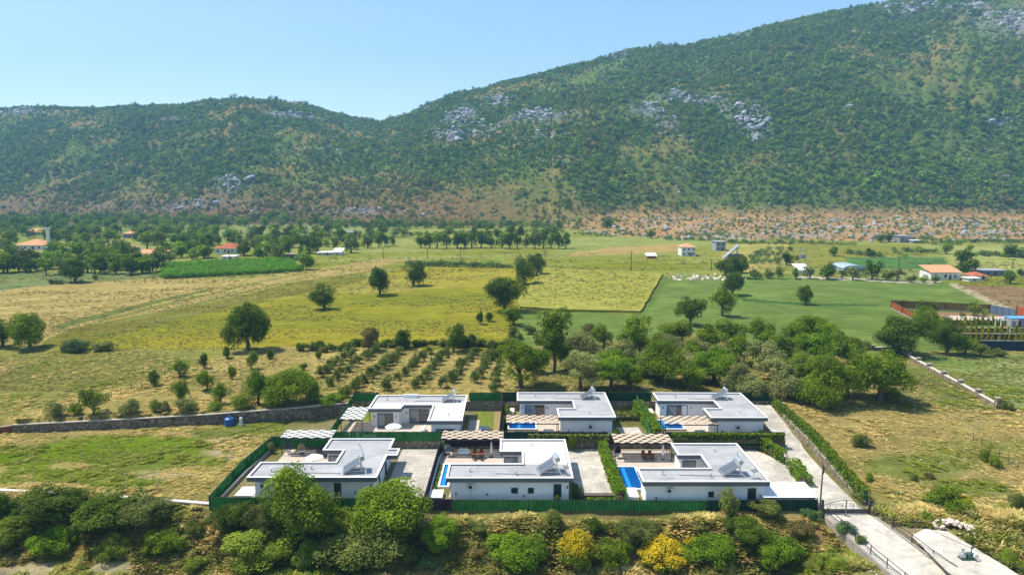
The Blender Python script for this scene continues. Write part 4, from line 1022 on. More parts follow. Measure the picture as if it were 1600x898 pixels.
# white lettering sprayed on the netting: illegible remains, thin strips
M_CHALK = mat('faded_white_paint', (.62,.70,.62), .9, .1)
fn = [o for o in bpy.data.objects if o.type == 'EMPTY' and 'lettering' in o.get('label', '')][0]
def strokes(x, segs, sc, y=101.06, z=1.95):
    mb = MB()
    for (a, b, c, d) in segs: mb.bar((x+a*sc, y, z+b*sc), (x+c*sc, y, z+d*sc), .055, .015)
    return mb
mb = MB()
LT = {'K': [(0,0,0,1),(0,.5,.6,1),(0,.5,.6,0)], 'I': [(0,0,0,1)], 'R': [(0,0,0,1),(0,1,.5,1),(.5,1,.5,.5),(.5,.5,0,.5),(0,.5,.5,0)], 'A': [(0,0,.3,1),(.3,1,.6,0),(.15,.4,.45,.4)], 'L': [(0,1,0,0),(0,0,.5,0)], 'N': [(0,0,0,1),(0,1,.5,0),(.5,0,.5,1)], '.': [(0,0,.12,0)], '-': [(0,.8,.6,.85)], 'M': [(0,0,0,1),(0,1,.3,.5),(.3,.5,.6,1),(.6,1,.6,0)]}
x = -25.6
for ch, sc_ in zip('-I.K.ANNML', (.5,.6,.5,.62,.4,.4,.4,.4,.4,.4)):
    b = strokes(x, LT[ch], sc_, 101.04, 1.95 if sc_ > .45 else 1.9); mb.add(b.v, b.f); x += .78*sc_+.14
mb.bar((x+.2,101.04,1.86), (x+1.3,101.04,1.84), .04, .015)
mb.build('painted_lettering', M_CHALK, fn)
# ------------------------------------------------------------------ furniture
def chair(x, y, zg, rz, label, m=M_DWOOD, grp='patio chairs'):
    t = empty('patio_chair', (0,0,0), label, 'chair', grp)
    mb = MB(); mb.box(-.25,.25,-.25,.25,.4,.46); mb.build('seat', m, t)
    mb = MB(); mb.box(-.25,.25,.2,.26,.46,.95); mb.build('backrest', m, t)
    for a in (-.22,.22):
        for b in (-.22,.22): mb = MB(); mb.bar((a,b,0),(a,b,.4),.045); mb.build('leg', m, t)
    t.location = (x, y, zg); t.rotation_euler = (0,0,rz)
def table(x, y, zg, w_, d_, label, m=M_WOOD, round_=False):
    t = empty('patio_table', (x, y, zg), label, 'table')
    mb = MB()
    if round_: mb.lathe((x, y, zg), [(.02,.70),(w_,.70),(w_,.75),(.02,.75)], 24)
    else: mb.box(x-w_, x+w_, y-d_, y+d_, zg+.70, zg+.75)
    mb.build('tabletop', m, t)
    if round_: mb = MB(); mb.lathe((x, y, zg), [(.25,0),(.25,.03),(.05,.06),(.05,.70)], 12); mb.build('pedestal', m, t)
    else:
        for a in (-w_+.1, w_-.1):
            for b in (-d_+.1, d_-.1): mb = MB(); mb.bar((x+a, y+b, zg), (x+a, y+b, zg+.70), .07); mb.build('leg', m, t)
def parasol(x, y, zg, label, open_=True, r=1.5, h=2.4):
    t = empty('parasol', (x, y, zg), label, 'parasol')
    mb = MB(); mb.bar((x, y, zg), (x, y, zg+h), .05, seg=8); mb.build('pole', M_PLAST, t)
    mb = MB(); mb.lathe((x, y, zg), [(.3,0),(.3,.08),(.05,.1)], 12); mb.build('base', M_DPLAST, t)
    mb = MB()
    if open_: mb.lathe((x, y, zg), [(r,h-.55),(r*.97,h-.42),(r*.5,h-.12),(.04,h+.05),(.03,h),(r*.5,h-.17)], 8)
    else: mb.lathe((x, y, zg), [(.05,h*.28),(.2,h*.32),(.17,h*.6),(.08,h*.95),(.02,h+.05)], 8)
    mb.build('canopy', M_FAB, t)
def eggchair(x, y, zg, m, label, rz=0):
    t = empty('egg_chair', (0,0,0), label, 'egg chair')
    mb = MB(); vs = []; fs = []; R_ = 10; S_ = 14
    for shell, k in ((0, 1.0), (1, .92)):
        for i in range(R_+1):
            for j in range(S_+1):
                a = math.pi*(.06+.88*i/R_); b = math.pi*(-.18+1.36*j/S_)
                vs.append((.55*k*math.sin(a)*math.cos(b), .5*k*math.sin(a)*math.sin(b)+.0, 1.15+.78*k*math.cos(a)))
    o_ = (R_+1)*(S_+1)
    for i in range(R_):
        for j in range(S_):
            q = i*(S_+1)+j; fs.append((q, q+1, q+S_+2, q+S_+1)); fs.append((o_+q, o_+q+S_+1, o_+q+S_+2, o_+q+1))
    mb.add(vs, fs); mb.build('basket', m, t)
    mb = MB(); mb.box(-.4,.4,-.25,.3,.62,.78); mb.build('cushion', M_FAB, t)
    mb = MB(); mb.bar((0,.75,0),(0,.8,2.0),.05); mb.bar((0,.8,2.0),(0,.1,2.15),.05); mb.bar((0,.1,2.15),(0,.1,1.9),.02); mb.bar((-.5,.5,.03),(.5,.5,.03),.05); mb.bar((-.5,.5,.03),(0,.75,.03),.05); mb.bar((.5,.5,.03),(0,.75,.03),.05); mb.build('stand', M_DSTEEL, t)
    t.location = (x, y, zg); t.rotation_euler = (0,0,rz)
eggchair(-33.9,98.8,.07,mat('slate_rattan', (.10,.13,.17), .8), 'slate blue egg chair at the left of the front left patio', 0)
eggchair(-31.7,98.3,.07,M_RATT, 'cream rattan egg chair on the front left patio', .5)
eggchair(-9.6,97.9,.07,mat('pale_grey_rattan', (.30,.31,.32), .8), 'grey egg chair in the corner of the curved fence', .3)
eggchair(15.7,97.2,.07,M_DWOOD, 'dark egg chair behind the deep blue pool', .2)
for (tx, ty, z, lab, mt) in ((-28.6,98.2,.07,'dark',M_DWOOD),(-5.1,97.3,.07,'brown wooden',M_WOOD),(20.2,96.9,.07,'orange brown wooden',M_WOOD)):
    w0 = {'dark':'on the front left patio','brown wooden':'of the middle front patio','orange brown wooden':'of the front right patio'}[lab]
    table(tx, ty, z, .95, .5, lab+' dining table '+w0, mt)
    for q, (a, b, r_) in enumerate(((-.5,.85,0),(.5,.85,0),(-.5,-.85,math.pi),(.5,-.85,math.pi))):
        chair(tx+a, ty+b, z, r_, 'chair at the %s of the %s table %s' % (('far left','far right','near left','near right')[q], lab, w0), mt if q < 2 else M_DWOOD)
parasol(-28.5,93.9,.07,'open white parasol behind the front left villa roof',True,1.35,1.9)
parasol(-3.1,97.6,.07,'closed beige parasol standing by the brown patio table',False)
parasol(22.4,96.6,.07,'closed white parasol standing by the orange brown table',False)
parasol(-18.7,103.4,.67,'open white parasol on the terrace of the rear left villa',True,1.35,2.5)
chair(-19.3,102.7,.67,math.pi,'dark chair under the left half of the open terrace parasol'); chair(-18.1,102.7,.67,math.pi,'dark chair under the right half of the open terrace parasol')
def sofa(x, y, zg, w_, rz, label, m=M_FAB):
    t = empty('garden_sofa', (0,0,0), label, 'sofa')
    mb = MB(); mb.box(-w_,w_,-.38,.38,.1,.42); mb.build('seat', m, t, bevel=.03); mb = MB(); mb.box(-w_,w_,.26,.44,.43,.85); mb.build('backrest', m, t, bevel=.03)
    for a in (-w_-.09, w_+.09): mb = MB(); mb.box(a-.08,a+.08,-.38,.42,.1,.62); mb.build('armrest', m, t)
    t.location = (x, y, zg); t.rotation_euler = (0,0,rz)
sofa(-14.6,106.8,.67,.8,-math.pi/2,'white garden sofa in the terrace recess of the rear left villa')
sofa(-15.0,104.4,.67,.45,-.5,'small white garden armchair near the open parasol')
sofa(-26.3,103.6,.67,.7,.6,'white garden sofa under the white side pergola')
sofa(-7.3,98.6,.07,.7,0,'white bench sofa at the back wall of the middle front patio')
sofa(5.9,105.2,.67,.8,0,'pale garden sofa under the middle rear pergola'); sofa(30.2,105.0,.67,.8,0,'pale garden sofa under the rear right pergola')
# water cylinders / small white utility posts by rear walls
for nm_, v_, z_, spots in (('A', A, zf, [(-31.5,85.0),(-22.0,94.0),(-26.5,85.8)]),('B', B, zf, [(-5.5,85.0),(2.8,94.3),(.5,84.0)]),('C', C_, zf, [(19.5,84.0),(28.5,92.0),(25.5,83.2)]),('D', D, zb, [(-21.5,113.5),(-10.2,105.5)]),('E', E_, zb, [(4.0,115.6),(12.5,106.6)]),('F', F_, zb, [(28.5,115.4),(36.8,106.8)])):
    for k_, (x, y) in enumerate(spots):
        mb = MB(); mb.lathe((x,y,z_-.02), [(.08,0),(.08,.42),(.15,.42),(.15,.5),(.02,.56)], 10); mb.build('vent_pipe', M_PLAST if k_ % 2 else M_STEEL, v_)
    x0_ = {'A':-24.5,'B':1.0,'C':24.8,'D':-13.4,'E':10.4,'F':33.6}[nm_]; y0_ = {'A':84.4,'B':84.1,'C':83.6,'D':112.7,'E':114.1,'F':114.0}[nm_]
    mb = MB(); mb.bar((x0_-3.2,y0_+.25,z_+.015),(x0_+2.2,y0_,z_+.015),.05); mb.build('roof_cable', M_DSTEEL, v_)
for (x, y, l) in ((10.0,103.6,'white gas cylinder below the wall of the middle rear villa'),(34.6,103.2,'white gas cylinder below the wall of the rear right villa')):
    t = empty('gas_cylinder', (x, y, .6), l, 'cylinder', 'white gas cylinders'); mb = MB(); mb.lathe((x,y,.6), [(.25,0),(.28,.08),(.28,.8),(.18,.95),(.02,1.0)], 14); mb.build('body', M_PLAST, t); mb = MB(); mb.lathe((x,y,.6), [(.09,1.0),(.11,1.05),(.11,1.16),(.09,1.16)], 10); mb.build('valve_collar', M_STEEL, t)
# parked car, dark grey, half hidden at the terrace edge
def car(x, y, z, rz, label, c):
    t = empty('parked_car', (0,0,0), label, 'car')
    prof = [(-2.1,.35),(-2.1,.75),(-1.95,.9),(-1.1,.98),(-.55,1.42),(.85,1.45),(1.55,1.0),(2.05,.9),(2.15,.6),(2.1,.35)]
    mb = MB(); n = len(prof); vs = []
    for yy, k in ((-.85,1),(-.78,1.0),(.78,1.0),(.85,1)):
        vs += [(px*(1 if abs(yy) < .8 else .99), yy*(1 if pz < 1.0 else .82), pz-(0 if abs(yy) < .8 else .02)) for px, pz in prof]
    fs = [tuple(range(n)), tuple(range(3*n, 4*n))[::-1]]
    for k in range(3): fs += [(k*n+i, k*n+(i+1) % n, (k+1)*n+(i+1) % n, (k+1)*n+i) for i in range(n)]
    mb.add(vs, fs); mb.build('body', c, t)
    for (x0,z0,x1,z1,nm) in ((-1.08,1.0,-.57,1.40,'windscreen'),(.87,1.43,1.52,1.04,'rear_window')):
        s_ = -1 if x0 < 0 else 1
        mb = MB(); mb.add([(x0+s_*.02,-.6,z0+.02),(x0+s_*.02,.6,z0+.02),(x1+s_*.02,.6,z1+.02),(x1+s_*.02,-.6,z1+.02)], [(0,1,2,3)]); mb.build(nm, M_GLASS, t)
    for yy in (-1, 1):
        mb = MB(); mb.add([(-.95,yy*.80,1.03),(1.2,yy*.80,1.03),(.8,yy*.70,1.37),(-.5,yy*.70,1.37)], [(0,1,2,3)]); mb.build('side_window', M_GLASS, t)
        for xx in (-1.35, 1.35):
            mb = MB(); mb.bar((xx,yy*.72,.32),(xx,yy*.9,.32),.62,seg=16); wv_ = mb.build('wheel', M_DPLAST, t); mb = MB(); mb.bar((xx,yy*.9,.32),(xx,yy*.915,.32),.36,seg=12); mb.build('rim', M_STEEL, wv_)
        mb = MB(); mb.box(-2.12,-2.0,yy*.6-.15,yy*.6+.15,.62,.76); mb.build('headlight', M_PLAST, t)
    t.location = (x, y, z); t.rotation_euler = (0,0,rz)
car(-4.4,104.6,.66,math.pi/2+.05,'dark grey car parked beside the rear left villa',mat('dark_blue_grey_paint',(.05,.06,.08),.25,.5))
# ------------------------------------------------------------------ gate, railings, pole
def gate():
    t = empty('entrance_gate', (41.2,79.7,0), 'black ornamental iron double gate with a solid lower panel at the foot of the drive', 'gate')
    x0, x1, y = 38.5, 44.1, 79.6; xm = (x0+x1)/2
    for xx in (x0-.12, x1+.12): mb = MB(); mb.box(xx-.12, xx+.12, y-.12, y+.12, -.2, 1.9); mb.build('gate_post', M_DSTEEL, t)
    for (a, b) in ((x0, xm-.02), (xm+.02, x1)):
        mb = MB(); mb.box(a, b, y-.02, y+.02, .12, .72); lf = mb.build('gate_leaf', M_DSTEEL, t)
        mb = MB(); out = a if a == x0 else b; inn = b if a == x0 else a
        mb.bar((a+.03,y,.12),(a+.03,y,1.2 if a == x0 else 1.85),.05); mb.bar((b-.03,y,.12),(b-.03,y,1.85 if a == x0 else 1.2),.05)
        pr = None
        for i in range(13):
            q = i/12; xx = out+(inn-out)*q; zz = 1.2+.65*math.sin(q*math.pi/2)
            if pr: mb.bar(pr, (xx,y,zz), .05)
            pr = (xx,y,zz)
        for k in range(3):   # scrolls
            cx = out+(inn-out)*(.22+.27*k); cz = 1.05+.08*k; pr = None
            for i in range(22):
                q = i/21; r_ = .08+.22*q; an = q*4.2*math.pi*.6+k; p = (cx+r_*math.cos(an), y, cz+r_*math.sin(an))
                if pr: mb.bar(pr, p, .03)
                pr = p
            mb.bar((cx+.18,y,.72),(cx+.3,y,1.5),.03)
        mb.build('scrollwork', M_IRON, lf)
gate()
def railing(pts, zs, label, step=2.4, h=1.05):
    t = empty('railing', (pts[0][0], pts[0][1], zs[0]), label, 'railing', 'dark steel railings of the access road')
    mb = MB()
    for i in range(len(pts)-1):
        for hh in (h, h*.5): mb.bar((*pts[i], zs[i]+hh), (*pts[i+1], zs[i+1]+hh), .06)
    mb.build('rails', M_DSTEEL, t)
    L_ = math.dist(pts[0], pts[-1]); n = int(L_/step)
    for k in range(n+1):
        q = k/n; y = pts[0][1]+(pts[-1][1]-pts[0][1])*q
        x = np.interp(-y, [-p[1] for p in pts], [p[0] for p in pts]); z = np.interp(-y, [-p[1] for p in pts], zs)
        mb = MB(); mb.bar((x,y,z-.1),(x,y,z+h+.05),.08); mb.build('post', M_DSTEEL, t)
rz_ = lambda y: -1.25*float(sst(80, 67, y))
railing([(38.75+(79-y)*.22, y) for y in (79,75,71,67,62)], [rz_(y)+.1 for y in (79,75,71,67,62)], 'dark railing on the left edge of the access road')
railing([(float(np.interp(y,[60,68,79],[49.3,47.55,44.4])), y) for y in (79,75,71,68)], [rz_(y)+.15 for y in (79,75,71,68)], 'dark railing on the right edge of the access road')
stonewall([(44.45,79),(47.45,68.5)], [(-.8,.12),(-1.6,-.95)], .3, 'low concrete kerb wall under the right railing', m=M_MORTAR, cope=M_MORTAR, cz=.03)
stonewall([(38.55,79),(40.95,68),(42.6,60)], [(-2.6,.02),(-4.8,-1.2),(-5.6,-1.3)], .3, 'concrete retaining wall under the left railing of the access road', m=M_MORTAR, cope=M_MORTAR, cz=.03)
M_POLE = mat('weathered_timber', (.10,.085,.07), .9)
t = empty('utility_pole', (38.3,79.9,0), 'dark wooden utility pole beside the entrance gate', 'utility pole')
mb = MB(); mb.bar((38.25,80.0,-.6),(38.3,80.0,6.4),.22,seg=10,w2=.15); mb.build('shaft', M_POLE, t)
mb = MB(); mb.bar((38.3,79.86,5.2),(38.32,79.86,6.1),.24,seg=8); mb.build('cable_bundle', M_DSTEEL, t)
# machine on the pad
t = empty('water_pump', (49.7,69.5,-.08), 'small green engine pump standing on the concrete pad', 'pump')
mb = MB(); mb.box(48.9,50.5,69.2,69.3,-.08,.1); mb.box(48.9,50.5,69.8,69.9,-.08,.1); mb.box(48.9,49.05,69.3,69.8,-.06,.08); mb.box(50.35,50.5,69.3,69.8,-.06,.08); mb.build('skid', mat('green_paint', (.05,.12,.09), .5), t)
mb = MB(); mb.box(49.6,50.3,69.3,69.8,.1,.65); mb.build('engine', mat('engine_paint', (.10,.16,.14), .5), t, bevel=.05)
mb = MB(); mb.lathe((49.2,69.55,.1), [(.25,0),(.32,.1),(.32,.45),(.12,.55),(.12,.85),(.18,.85),(.18,.92)], 16); mb.build('pump_casing', M_STEEL, t)
mb = MB(); mb.bar((50.1,69.55,.65),(50.1,69.55,1.25),.1,seg=10); mb.bar((50.1,69.55,1.2),(50.45,69.55,1.35),.2,seg=10); mb.build('exhaust', M_DSTEEL, t)
mb = MB(); mb.bar((50.35,69.2,.45),(50.35,69.02,.45),.5,seg=18); mb.build('flywheel', M_PLAST, t)
# blue tank, white pipe, pallet at the meadow wall
bx, by = g(359,664,0); by = 111.6
t = empty('water_tank', (bx,by,0), 'blue plastic water tank standing at the meadow wall', 'water tank'); mb = MB(); mb.lathe((bx,by,0), [(.75,0),(.8,.1),(.8,.5),(.76,.55),(.8,.6),(.8,.95),(.76,1.0),(.8,1.05),(.78,1.25),(.5,1.42),(.3,1.46)], 24); mb.build('body', mat('blue_plastic', (.02,.10,.30), .4, .4), t); mb = MB(); mb.lathe((bx,by,0), [(.3,1.45),(.32,1.54),(.02,1.57)], 16); mb.build('lid', mat('dark_blue_plastic', (.015,.06,.18), .4, .4), t)
px_ = bx+2.0
t = empty('water_heater', (px_,by,0), 'white upright cylinder standing right of the blue tank', 'cylinder'); mb = MB(); mb.lathe((px_,by,0), [(.26,0),(.28,.05),(.28,1.3),(.2,1.4),(.02,1.42)], 14); mb.build('body', M_PLAST, t); mb = MB(); mb.bar((px_-.35,by,1.5),(px_+.3,by,1.45),.06,seg=8); mb.build('pipe', mat('rusty', (.28,.12,.06), .8), t)
qx, qy = g(291,668,.1)
t = empty('wooden_pallet', (qx,qy,.1), 'pale wooden pallet lying at the foot of the meadow wall', 'pallet')
mb = MB()
for k in range(6): mb.box(qx-.75+k*.27, qx-.6+k*.27, qy-.6, qy+.6, .2, .23)
mb.build('boards', M_RATT, t); mb = MB()
for k in range(3): mb.box(qx-.75, qx+.75, qy-.6+k*.55, qy-.5+k*.55, .08, .19)
mb.build('bearers', M_RATT, t)
# right meadow stone wall with pillars
rw = [(82.3,156.6),(89.9,156.6),(88.6,147),(87.4,137),(86.2,126),(84.8,115.2)]
stonewall(rw, [(1.8,2.85)]*2+[(1.6,2.8),(1.5,2.75),(1.4,2.7),(1.2,2.6)], .5, 'pale topped stone wall running down the right meadow', cope=mat('pale_cap', col(226,214,196,.75), .9, .1, var=.12), cz=.16)
for k, (px2, py2) in enumerate([(84.6,156.6),(89.9,156.6),(89.5,153.2),(89,149.5),(88.4,144.6),(87.7,139.6),(87,133.6),(86.3,127.4),(85.6,121.2),(84.8,115.1)]):
    t = empty('stone_pillar', (px2,py2,2), 'square pillar on the right meadow wall, %s from its far end' % ['first','second','third','fourth','fifth','sixth','seventh','eighth','ninth','tenth'][k], 'pillar', 'pillars of the right meadow wall')
    mb = MB(); mb.box(px2-.38,px2+.38,py2-.38,py2+.38,1.2,3.35+.35*(k == 9)); mb.build('shaft', M_STW, t); mb = MB(); mb.box(px2-.44,px2+.44,py2-.44,py2+.44,3.352+.35*(k == 9),3.5+.35*(k == 9)); mb.build('cap', M_MORTAR, t)
# ------------------------------------------------------------------ trees and shrubs
PAL = {  # dark leaf, bright leaf
 'broad': ((.078,.135,.010), (.200,.275,.026)), 'dark': ((.050,.090,.011), (.120,.175,.022)), 'olive': ((.160,.180,.080), (.310,.325,.150)),
 'vivid': ((.090,.175,.010), (.210,.320,.026)), 'light': ((.115,.165,.020), (.250,.310,.050)), 'brown': ((.130,.108,.048), (.230,.190,.090)),
 'young': ((.085,.120,.032), (.205,.245,.085)),
 'grey': ((.100,.128,.036), (.210,.240,.080)), 'thuja': ((.180,.205,.022), (.300,.320,.045)), 'blue': ((.055,.110,.052), (.120,.190,.085)) }
LM = {k: leafmat('leaves_'+k, (a[0], a[1], a[2]*.7), (min(.42, b[0]*1.16), min(.45, b[1]*1.16), b[2]*.75), .30, .35) for k, (a, b) in PAL.items()}
M_YEL = leafmat('yellow_blossom', (.52,.35,.008), (.70,.50,.02), .2, .2)
M_BARK = mat('bark', (.13,.10,.075), .95, .05, var=.3, scale=3, bump=.02)
_cr = {}
def cr(kind, shape, lod, var):
    k = (kind, shape, lod, var)
    if k not in _cr:
        sd_ = (hash((shape, lod, var)) & 0x7fff) if False else (sum(map(ord, kind+shape+lod))*31+var*97) % 99991
        P_ = {'near': (85, 17000, .0170, (.08, .16)), 'mid': (34, 5200, .025, (.09, .19)), 'far': (16, 950, .055, (.12, .24)), 'tiny': (8, 260, .105, (.2, .36))}[lod]
        _cr[k] = crown(sd_, P_[0], P_[1], P_[2], shape, .5, LM[kind], 'crown', cr=P_[3])
    return _cr[k]
_tk = {}
def trunk(shape, var):
    k = (shape, var)
    if k not in _tk:
        r = random.Random(var*7+len(shape)); mb = MB(); p = Vector((0,0,0)); w_ = .085
        for i in range(4):
            q = p+Vector((r.uniform(-.03,.03), r.uniform(-.03,.03), .22)); mb.bar(p-Vector((0,0,.01)), q, w_*2*(1-.13*i), seg=8, w2=w_*2*(1-.13*(i+1))); p = q
            if i >= 1:
                for _ in range(2):
                    a = r.uniform(0, 6.28); e = p+Vector((math.cos(a)*.28, math.sin(a)*.28, .3)); mb.bar(p, e, w_*.9, seg=6, w2=w_*.3)
                    f = e+Vector((math.cos(a+.6)*.12, math.sin(a+.6)*.12, .18)); mb.bar(e, f, w_*.35, seg=5, w2=w_*.1)
        me = bpy.data.meshes.new('trunk'); me.from_pydata(mb.v, [], mb.f); me.update(); me.materials.append(M_BARK); _tk[k] = me
    return _tk[k]
cnt = 0
def plant(x, y, z, w_, h_, kind, shape='round', lod='mid', name='tree', label=None, group=None, tr=.22, cat=None, flowers=0, bushy=False):
    """tr = share of the height left to the bare trunk"""
    global cnt; cnt += 1; v = cnt % 4
    t = empty(name, (x, y, z-.1), label, cat or name.split('_')[-1], group)
    rz = (cnt*2.399) % 6.28
    c = bpy.data.objects.new('crown', cr(kind, shape, lod, v)); C.objects.link(c); c.parent = t
    c.location = (0, 0, h_*tr); c.scale = (w_, w_, h_*(1-tr)+.1); c.rotation_euler = (0, 0, rz)
    if not bushy and lod != 'tiny':
        k = bpy.data.objects.new('trunk', trunk('a', v)); C.objects.link(k); k.parent = t; k.scale = (w_*.62, w_*.62, h_*(tr+.35)/.9); k.rotation_euler = (0, 0, rz)
    elif not bushy:
        k = bpy.data.objects.new('trunk', trunk('a', v)); C.objects.link(k); k.parent = t; k.scale = (w_*.6, w_*.6, h_*.5)
    if flowers:
        kk = ('yel', v, flowers, lod, kind)
        if kk not in _cr: _cr[kk] = crown((sum(map(ord, kind+shape+lod))*31+v*97) % 99991, *({'near': (85, 17000, .0170), 'mid': (34, 5200, .025)}[lod]), shape, .5, M_YEL, 'blossom', top_only=1-flowers, cr={'near': (.08, .16), 'mid': (.09, .19)}[lod])
        f = bpy.data.objects.new('blossom', _cr[kk]); C.objects.link(f); f.parent = t; f.location = (0, 0, h_*tr); f.scale = c.scale; f.rotation_euler = c.rotation_euler
    return t
def mpp(x, y, z): return (y*math.cos(PIT)-(z-CZ)*math.sin(PIT))/F
def pp(u, vb, wp, vt, kind='broad', shape='round', lod='mid', label=None, group=None, name='tree', tr=.2, **k):
    x, y, z = gh(u, vb); w_ = wp*mpp(x, y, z)
    if vb > 560:
        y2 = y+min(w_*.26, 1.8); x *= y2/y; y = y2; z = float(H(x, y))
    m_ = mpp(x, y, z); w_ = wp*m_
    h_ = ((449-vt)/F*(y*math.cos(PIT)-(z-CZ)*math.sin(PIT))+y*-math.sin(PIT))/math.cos(PIT)+CZ-z   # height whose top projects on vt
    h_ = max(h_, .40*w_)*.98+.05
    if vb > 740:
        w_ *= (.95 if u < 320 else 1.04) if u < 700 else .92; h_ = max(h_, (.48 if name == 'tree' else .40)*w_)
    if group and 'grove' in group: w_ *= 1.05; h_ = max(h_, w_*(.62 if shape == 'mound' else .82))
    return plant(x, y, z, w_, h_, kind, shape, lod, name, label, group, tr, **k)
ORD = ['first','second','third','fourth','fifth','sixth','seventh','eighth','ninth','tenth','eleventh','twelfth','thirteenth','fourteenth','fifteenth','sixteenth','seventeenth','eighteenth','nineteenth','twentieth']
def ordn(i): return ORD[i] if i < 20 else 'twenty-'+ORD[i-20] if i < 29 else 'thirtieth' if i == 29 else 'thirty-'+ORD[i-30] if i < 39 else 'fortieth' if i == 39 else 'forty-'+ORD[i-40]
# --- the bank in front of the compound: label, u, base v, width, top v, kind, shape
BK = [
 ('dark bush at the left edge of the bank, just below the white topped wall',8,822,62,770,'dark'),
 ('light green bush filling the lower left corner',28,866,92,818,'light'),
 ('round blue green bush under the white topped wall, left of the dark thicket',63,808,52,770,'blue'),
 ('large dark tree at the left of the bank thicket',98,835,112,762,'dark'),
 ('wide dark tree in the middle of the left bank thicket',172,842,104,776,'dark'),
 ('dark tree at the right end of the left bank thicket',236,838,84,775,'grey'),
 ('feathery green shrub before the left bank thicket',95,876,84,836,'vivid'),
 ('small pale leaved shrub between two lower left bushes',181,874,54,834,'light'),
 ('round glossy shrub below the right end of the left thicket',258,880,78,834,'broad'),
 ('round dark tree below the front left corner of the green fence',364,856,70,782,'dark'),
 ('grey green tree beside the tallest tree, on its left',410,862,58,780,'grey'),
 ('tallest tree on the bank, covering the front left villa wall',476,866,110,724,'broad'),
 ('spreading low tree at the bottom left of the tallest tree',407,896,98,832,'light'),
 ('small yellowish shrub between the low spreading trees',482,888,56,842,'light'),
 ('yellow green tree between the two biggest trees',536,858,60,795,'light'),
 ('second biggest tree, at the foot of the left driveway',607,864,114,751,'broad'),
 ('wide low olive green thicket tree at the bottom, below the second biggest tree',570,896,130,842,'grey'),
 ('vivid round green bush right of the second biggest tree',684,874,62,806,'vivid'),
 ('small shrub at the foot of the vivid round bush',645,882,40,852,'grey'),
 ('small blue green bush at the bottom edge',672,898,36,866,'blue'),
 ('low spreading green bush left of the tall yellow topped broom',806,896,98,856,'vivid'),
 ('small round bush against the front fence, above the yellow topped broom',865,826,30,795,'grey'),
 ('dark shrub right of the yellow topped broom',984,862,72,808,'grey'),
 ('small dark bush just behind the yellow topped broom',930,838,38,806,'dark'),
 ('low dark green bush between the two yellow brooms',960,894,84,858,'broad'),
 ('green bush right of the fully yellow broom',1108,888,84,848,'vivid'),
 ('tall thin leaved sapling rising above the dark green fence',1136,814,42,762,'grey'),
 ('bushy sapling against the carport fence',1192,818,48,782,'grey'),
 ('round dark bush on the bank below the thin sapling',1164,868,72,810,'dark'),
 ('low green bush at the bottom right of the bank',1215,896,84,862,'vivid'),
 ('spiny blue green plant at the foot of the carport fence',1268,814,34,796,'blue'),
 ('compact blue green bush left of the access road',1317,852,38,817,'blue'),
 ('small green weed bush by the left railing',1345,858,24,840,'light'),
 ('small olive shrub on the bank under the middle fence',745,838,34,815,'grey'),
 ('tiny green shrub on the bank below the middle villa',795,846,26,826,'broad'),
 ('small shrub on the slope left of the yellow topped broom',838,846,30,822,'grey'),
 ('green clump above the low spreading bush',835,884,40,858,'light'),
 ('tangled shrub on the bank below the deep blue pool',1010,838,40,814,'grey'),
 ('small green shrub on the slope below the pointed sapling',1092,842,34,818,'grey'),
 ('olive shrub right of the small yellow broom',1250,846,46,818,'brown'),
 ('bush in the gap left of the round dark tree',303,846,36,812,'grey'),
 ('low grass bush at the bottom centre left',310,892,44,872,'light'),
 ('low weed bush at the bottom edge beside the road',1300,894,50,868,'light'),
 ('small dark bush right of the spreading low tree',452,858,40,826,'dark'),
 ('little dark bush at the foot of the second biggest tree',740,876,34,852,'brown')]
for (lb, u, vb, wp, vt, kd) in BK:
    big = wp > 60; nm = 'tree' if ('tree' in lb.split(',')[0] and vb-vt > 60) else 'bush'
    pp(u, vb, wp, vt, kd, 'round' if nm == 'tree' else ('vase' if 'sapling' in lb else 'mound'), 'near' if wp > 46 else 'mid', lb, 'trees on the front bank' if nm == 'tree' else 'bushes on the front bank', nm, .06 if nm == 'bush' else .1, bushy=(nm == 'bush'))
pp(900,894,64,828,'light','dome','near','tall broom bush with a yellow flowering top and green sides','flowering broom bushes','broom_bush',.03,flowers=.42,bushy=True)
pp(1036,892,78,848,'light','dome','near','low wide broom bush covered all over in yellow flowers','flowering broom bushes','broom_bush',.02,flowers=.8,bushy=True)
pp(1083,862,34,841,'light','mound','mid','small broom bush with a yellow top between green bushes','flowering broom bushes','broom_bush',.03,flowers=.5,bushy=True)
# --- right meadow
for (lb, u, vb, wp, vt, kd) in [
 ('broad green bush behind the pile of white rocks',1484,802,80,764,'broad'),('grey bush in the dry meadow beside the drive hedge',1345,700,28,678,'grey'),
 ('small round green plant in the right meadow',1357,752,16,737,'light'),('tiny plant left of the middle of the right meadow',1428,752,14,740,'grey'),
 ('small yellowish shrub near the upper posts of the right meadow',1538,722,20,702,'light'),('small green shrub at the right edge of the meadow',1557,732,22,714,'light'),
 ('low bush beside the concrete pad',1578,892,54,862,'light'),('low green weed right of the rock pile',1515,850,20,834,'light'),('bush at the end of the pale meadow wall',1573,642,24,625,'grey'),
 ('small bush on the right border of the lower meadow',1590,798,30,770,'grey'),('low weed clump in the middle of the meadow',1452,748,18,738,'brown'),('green shrub on the drive side of the rock pile',1448,818,26,800,'light')]:
    pp(u, vb, wp, vt, kd, 'mound', 'mid', lb, 'bushes of the right meadow', 'bush', .03, bushy=True)
pp(1508,796,26,776,'light','mound','mid','yellow flowering bush beside the pile of white rocks','flowering broom bushes','broom_bush',.03,flowers=.6,bushy=True)
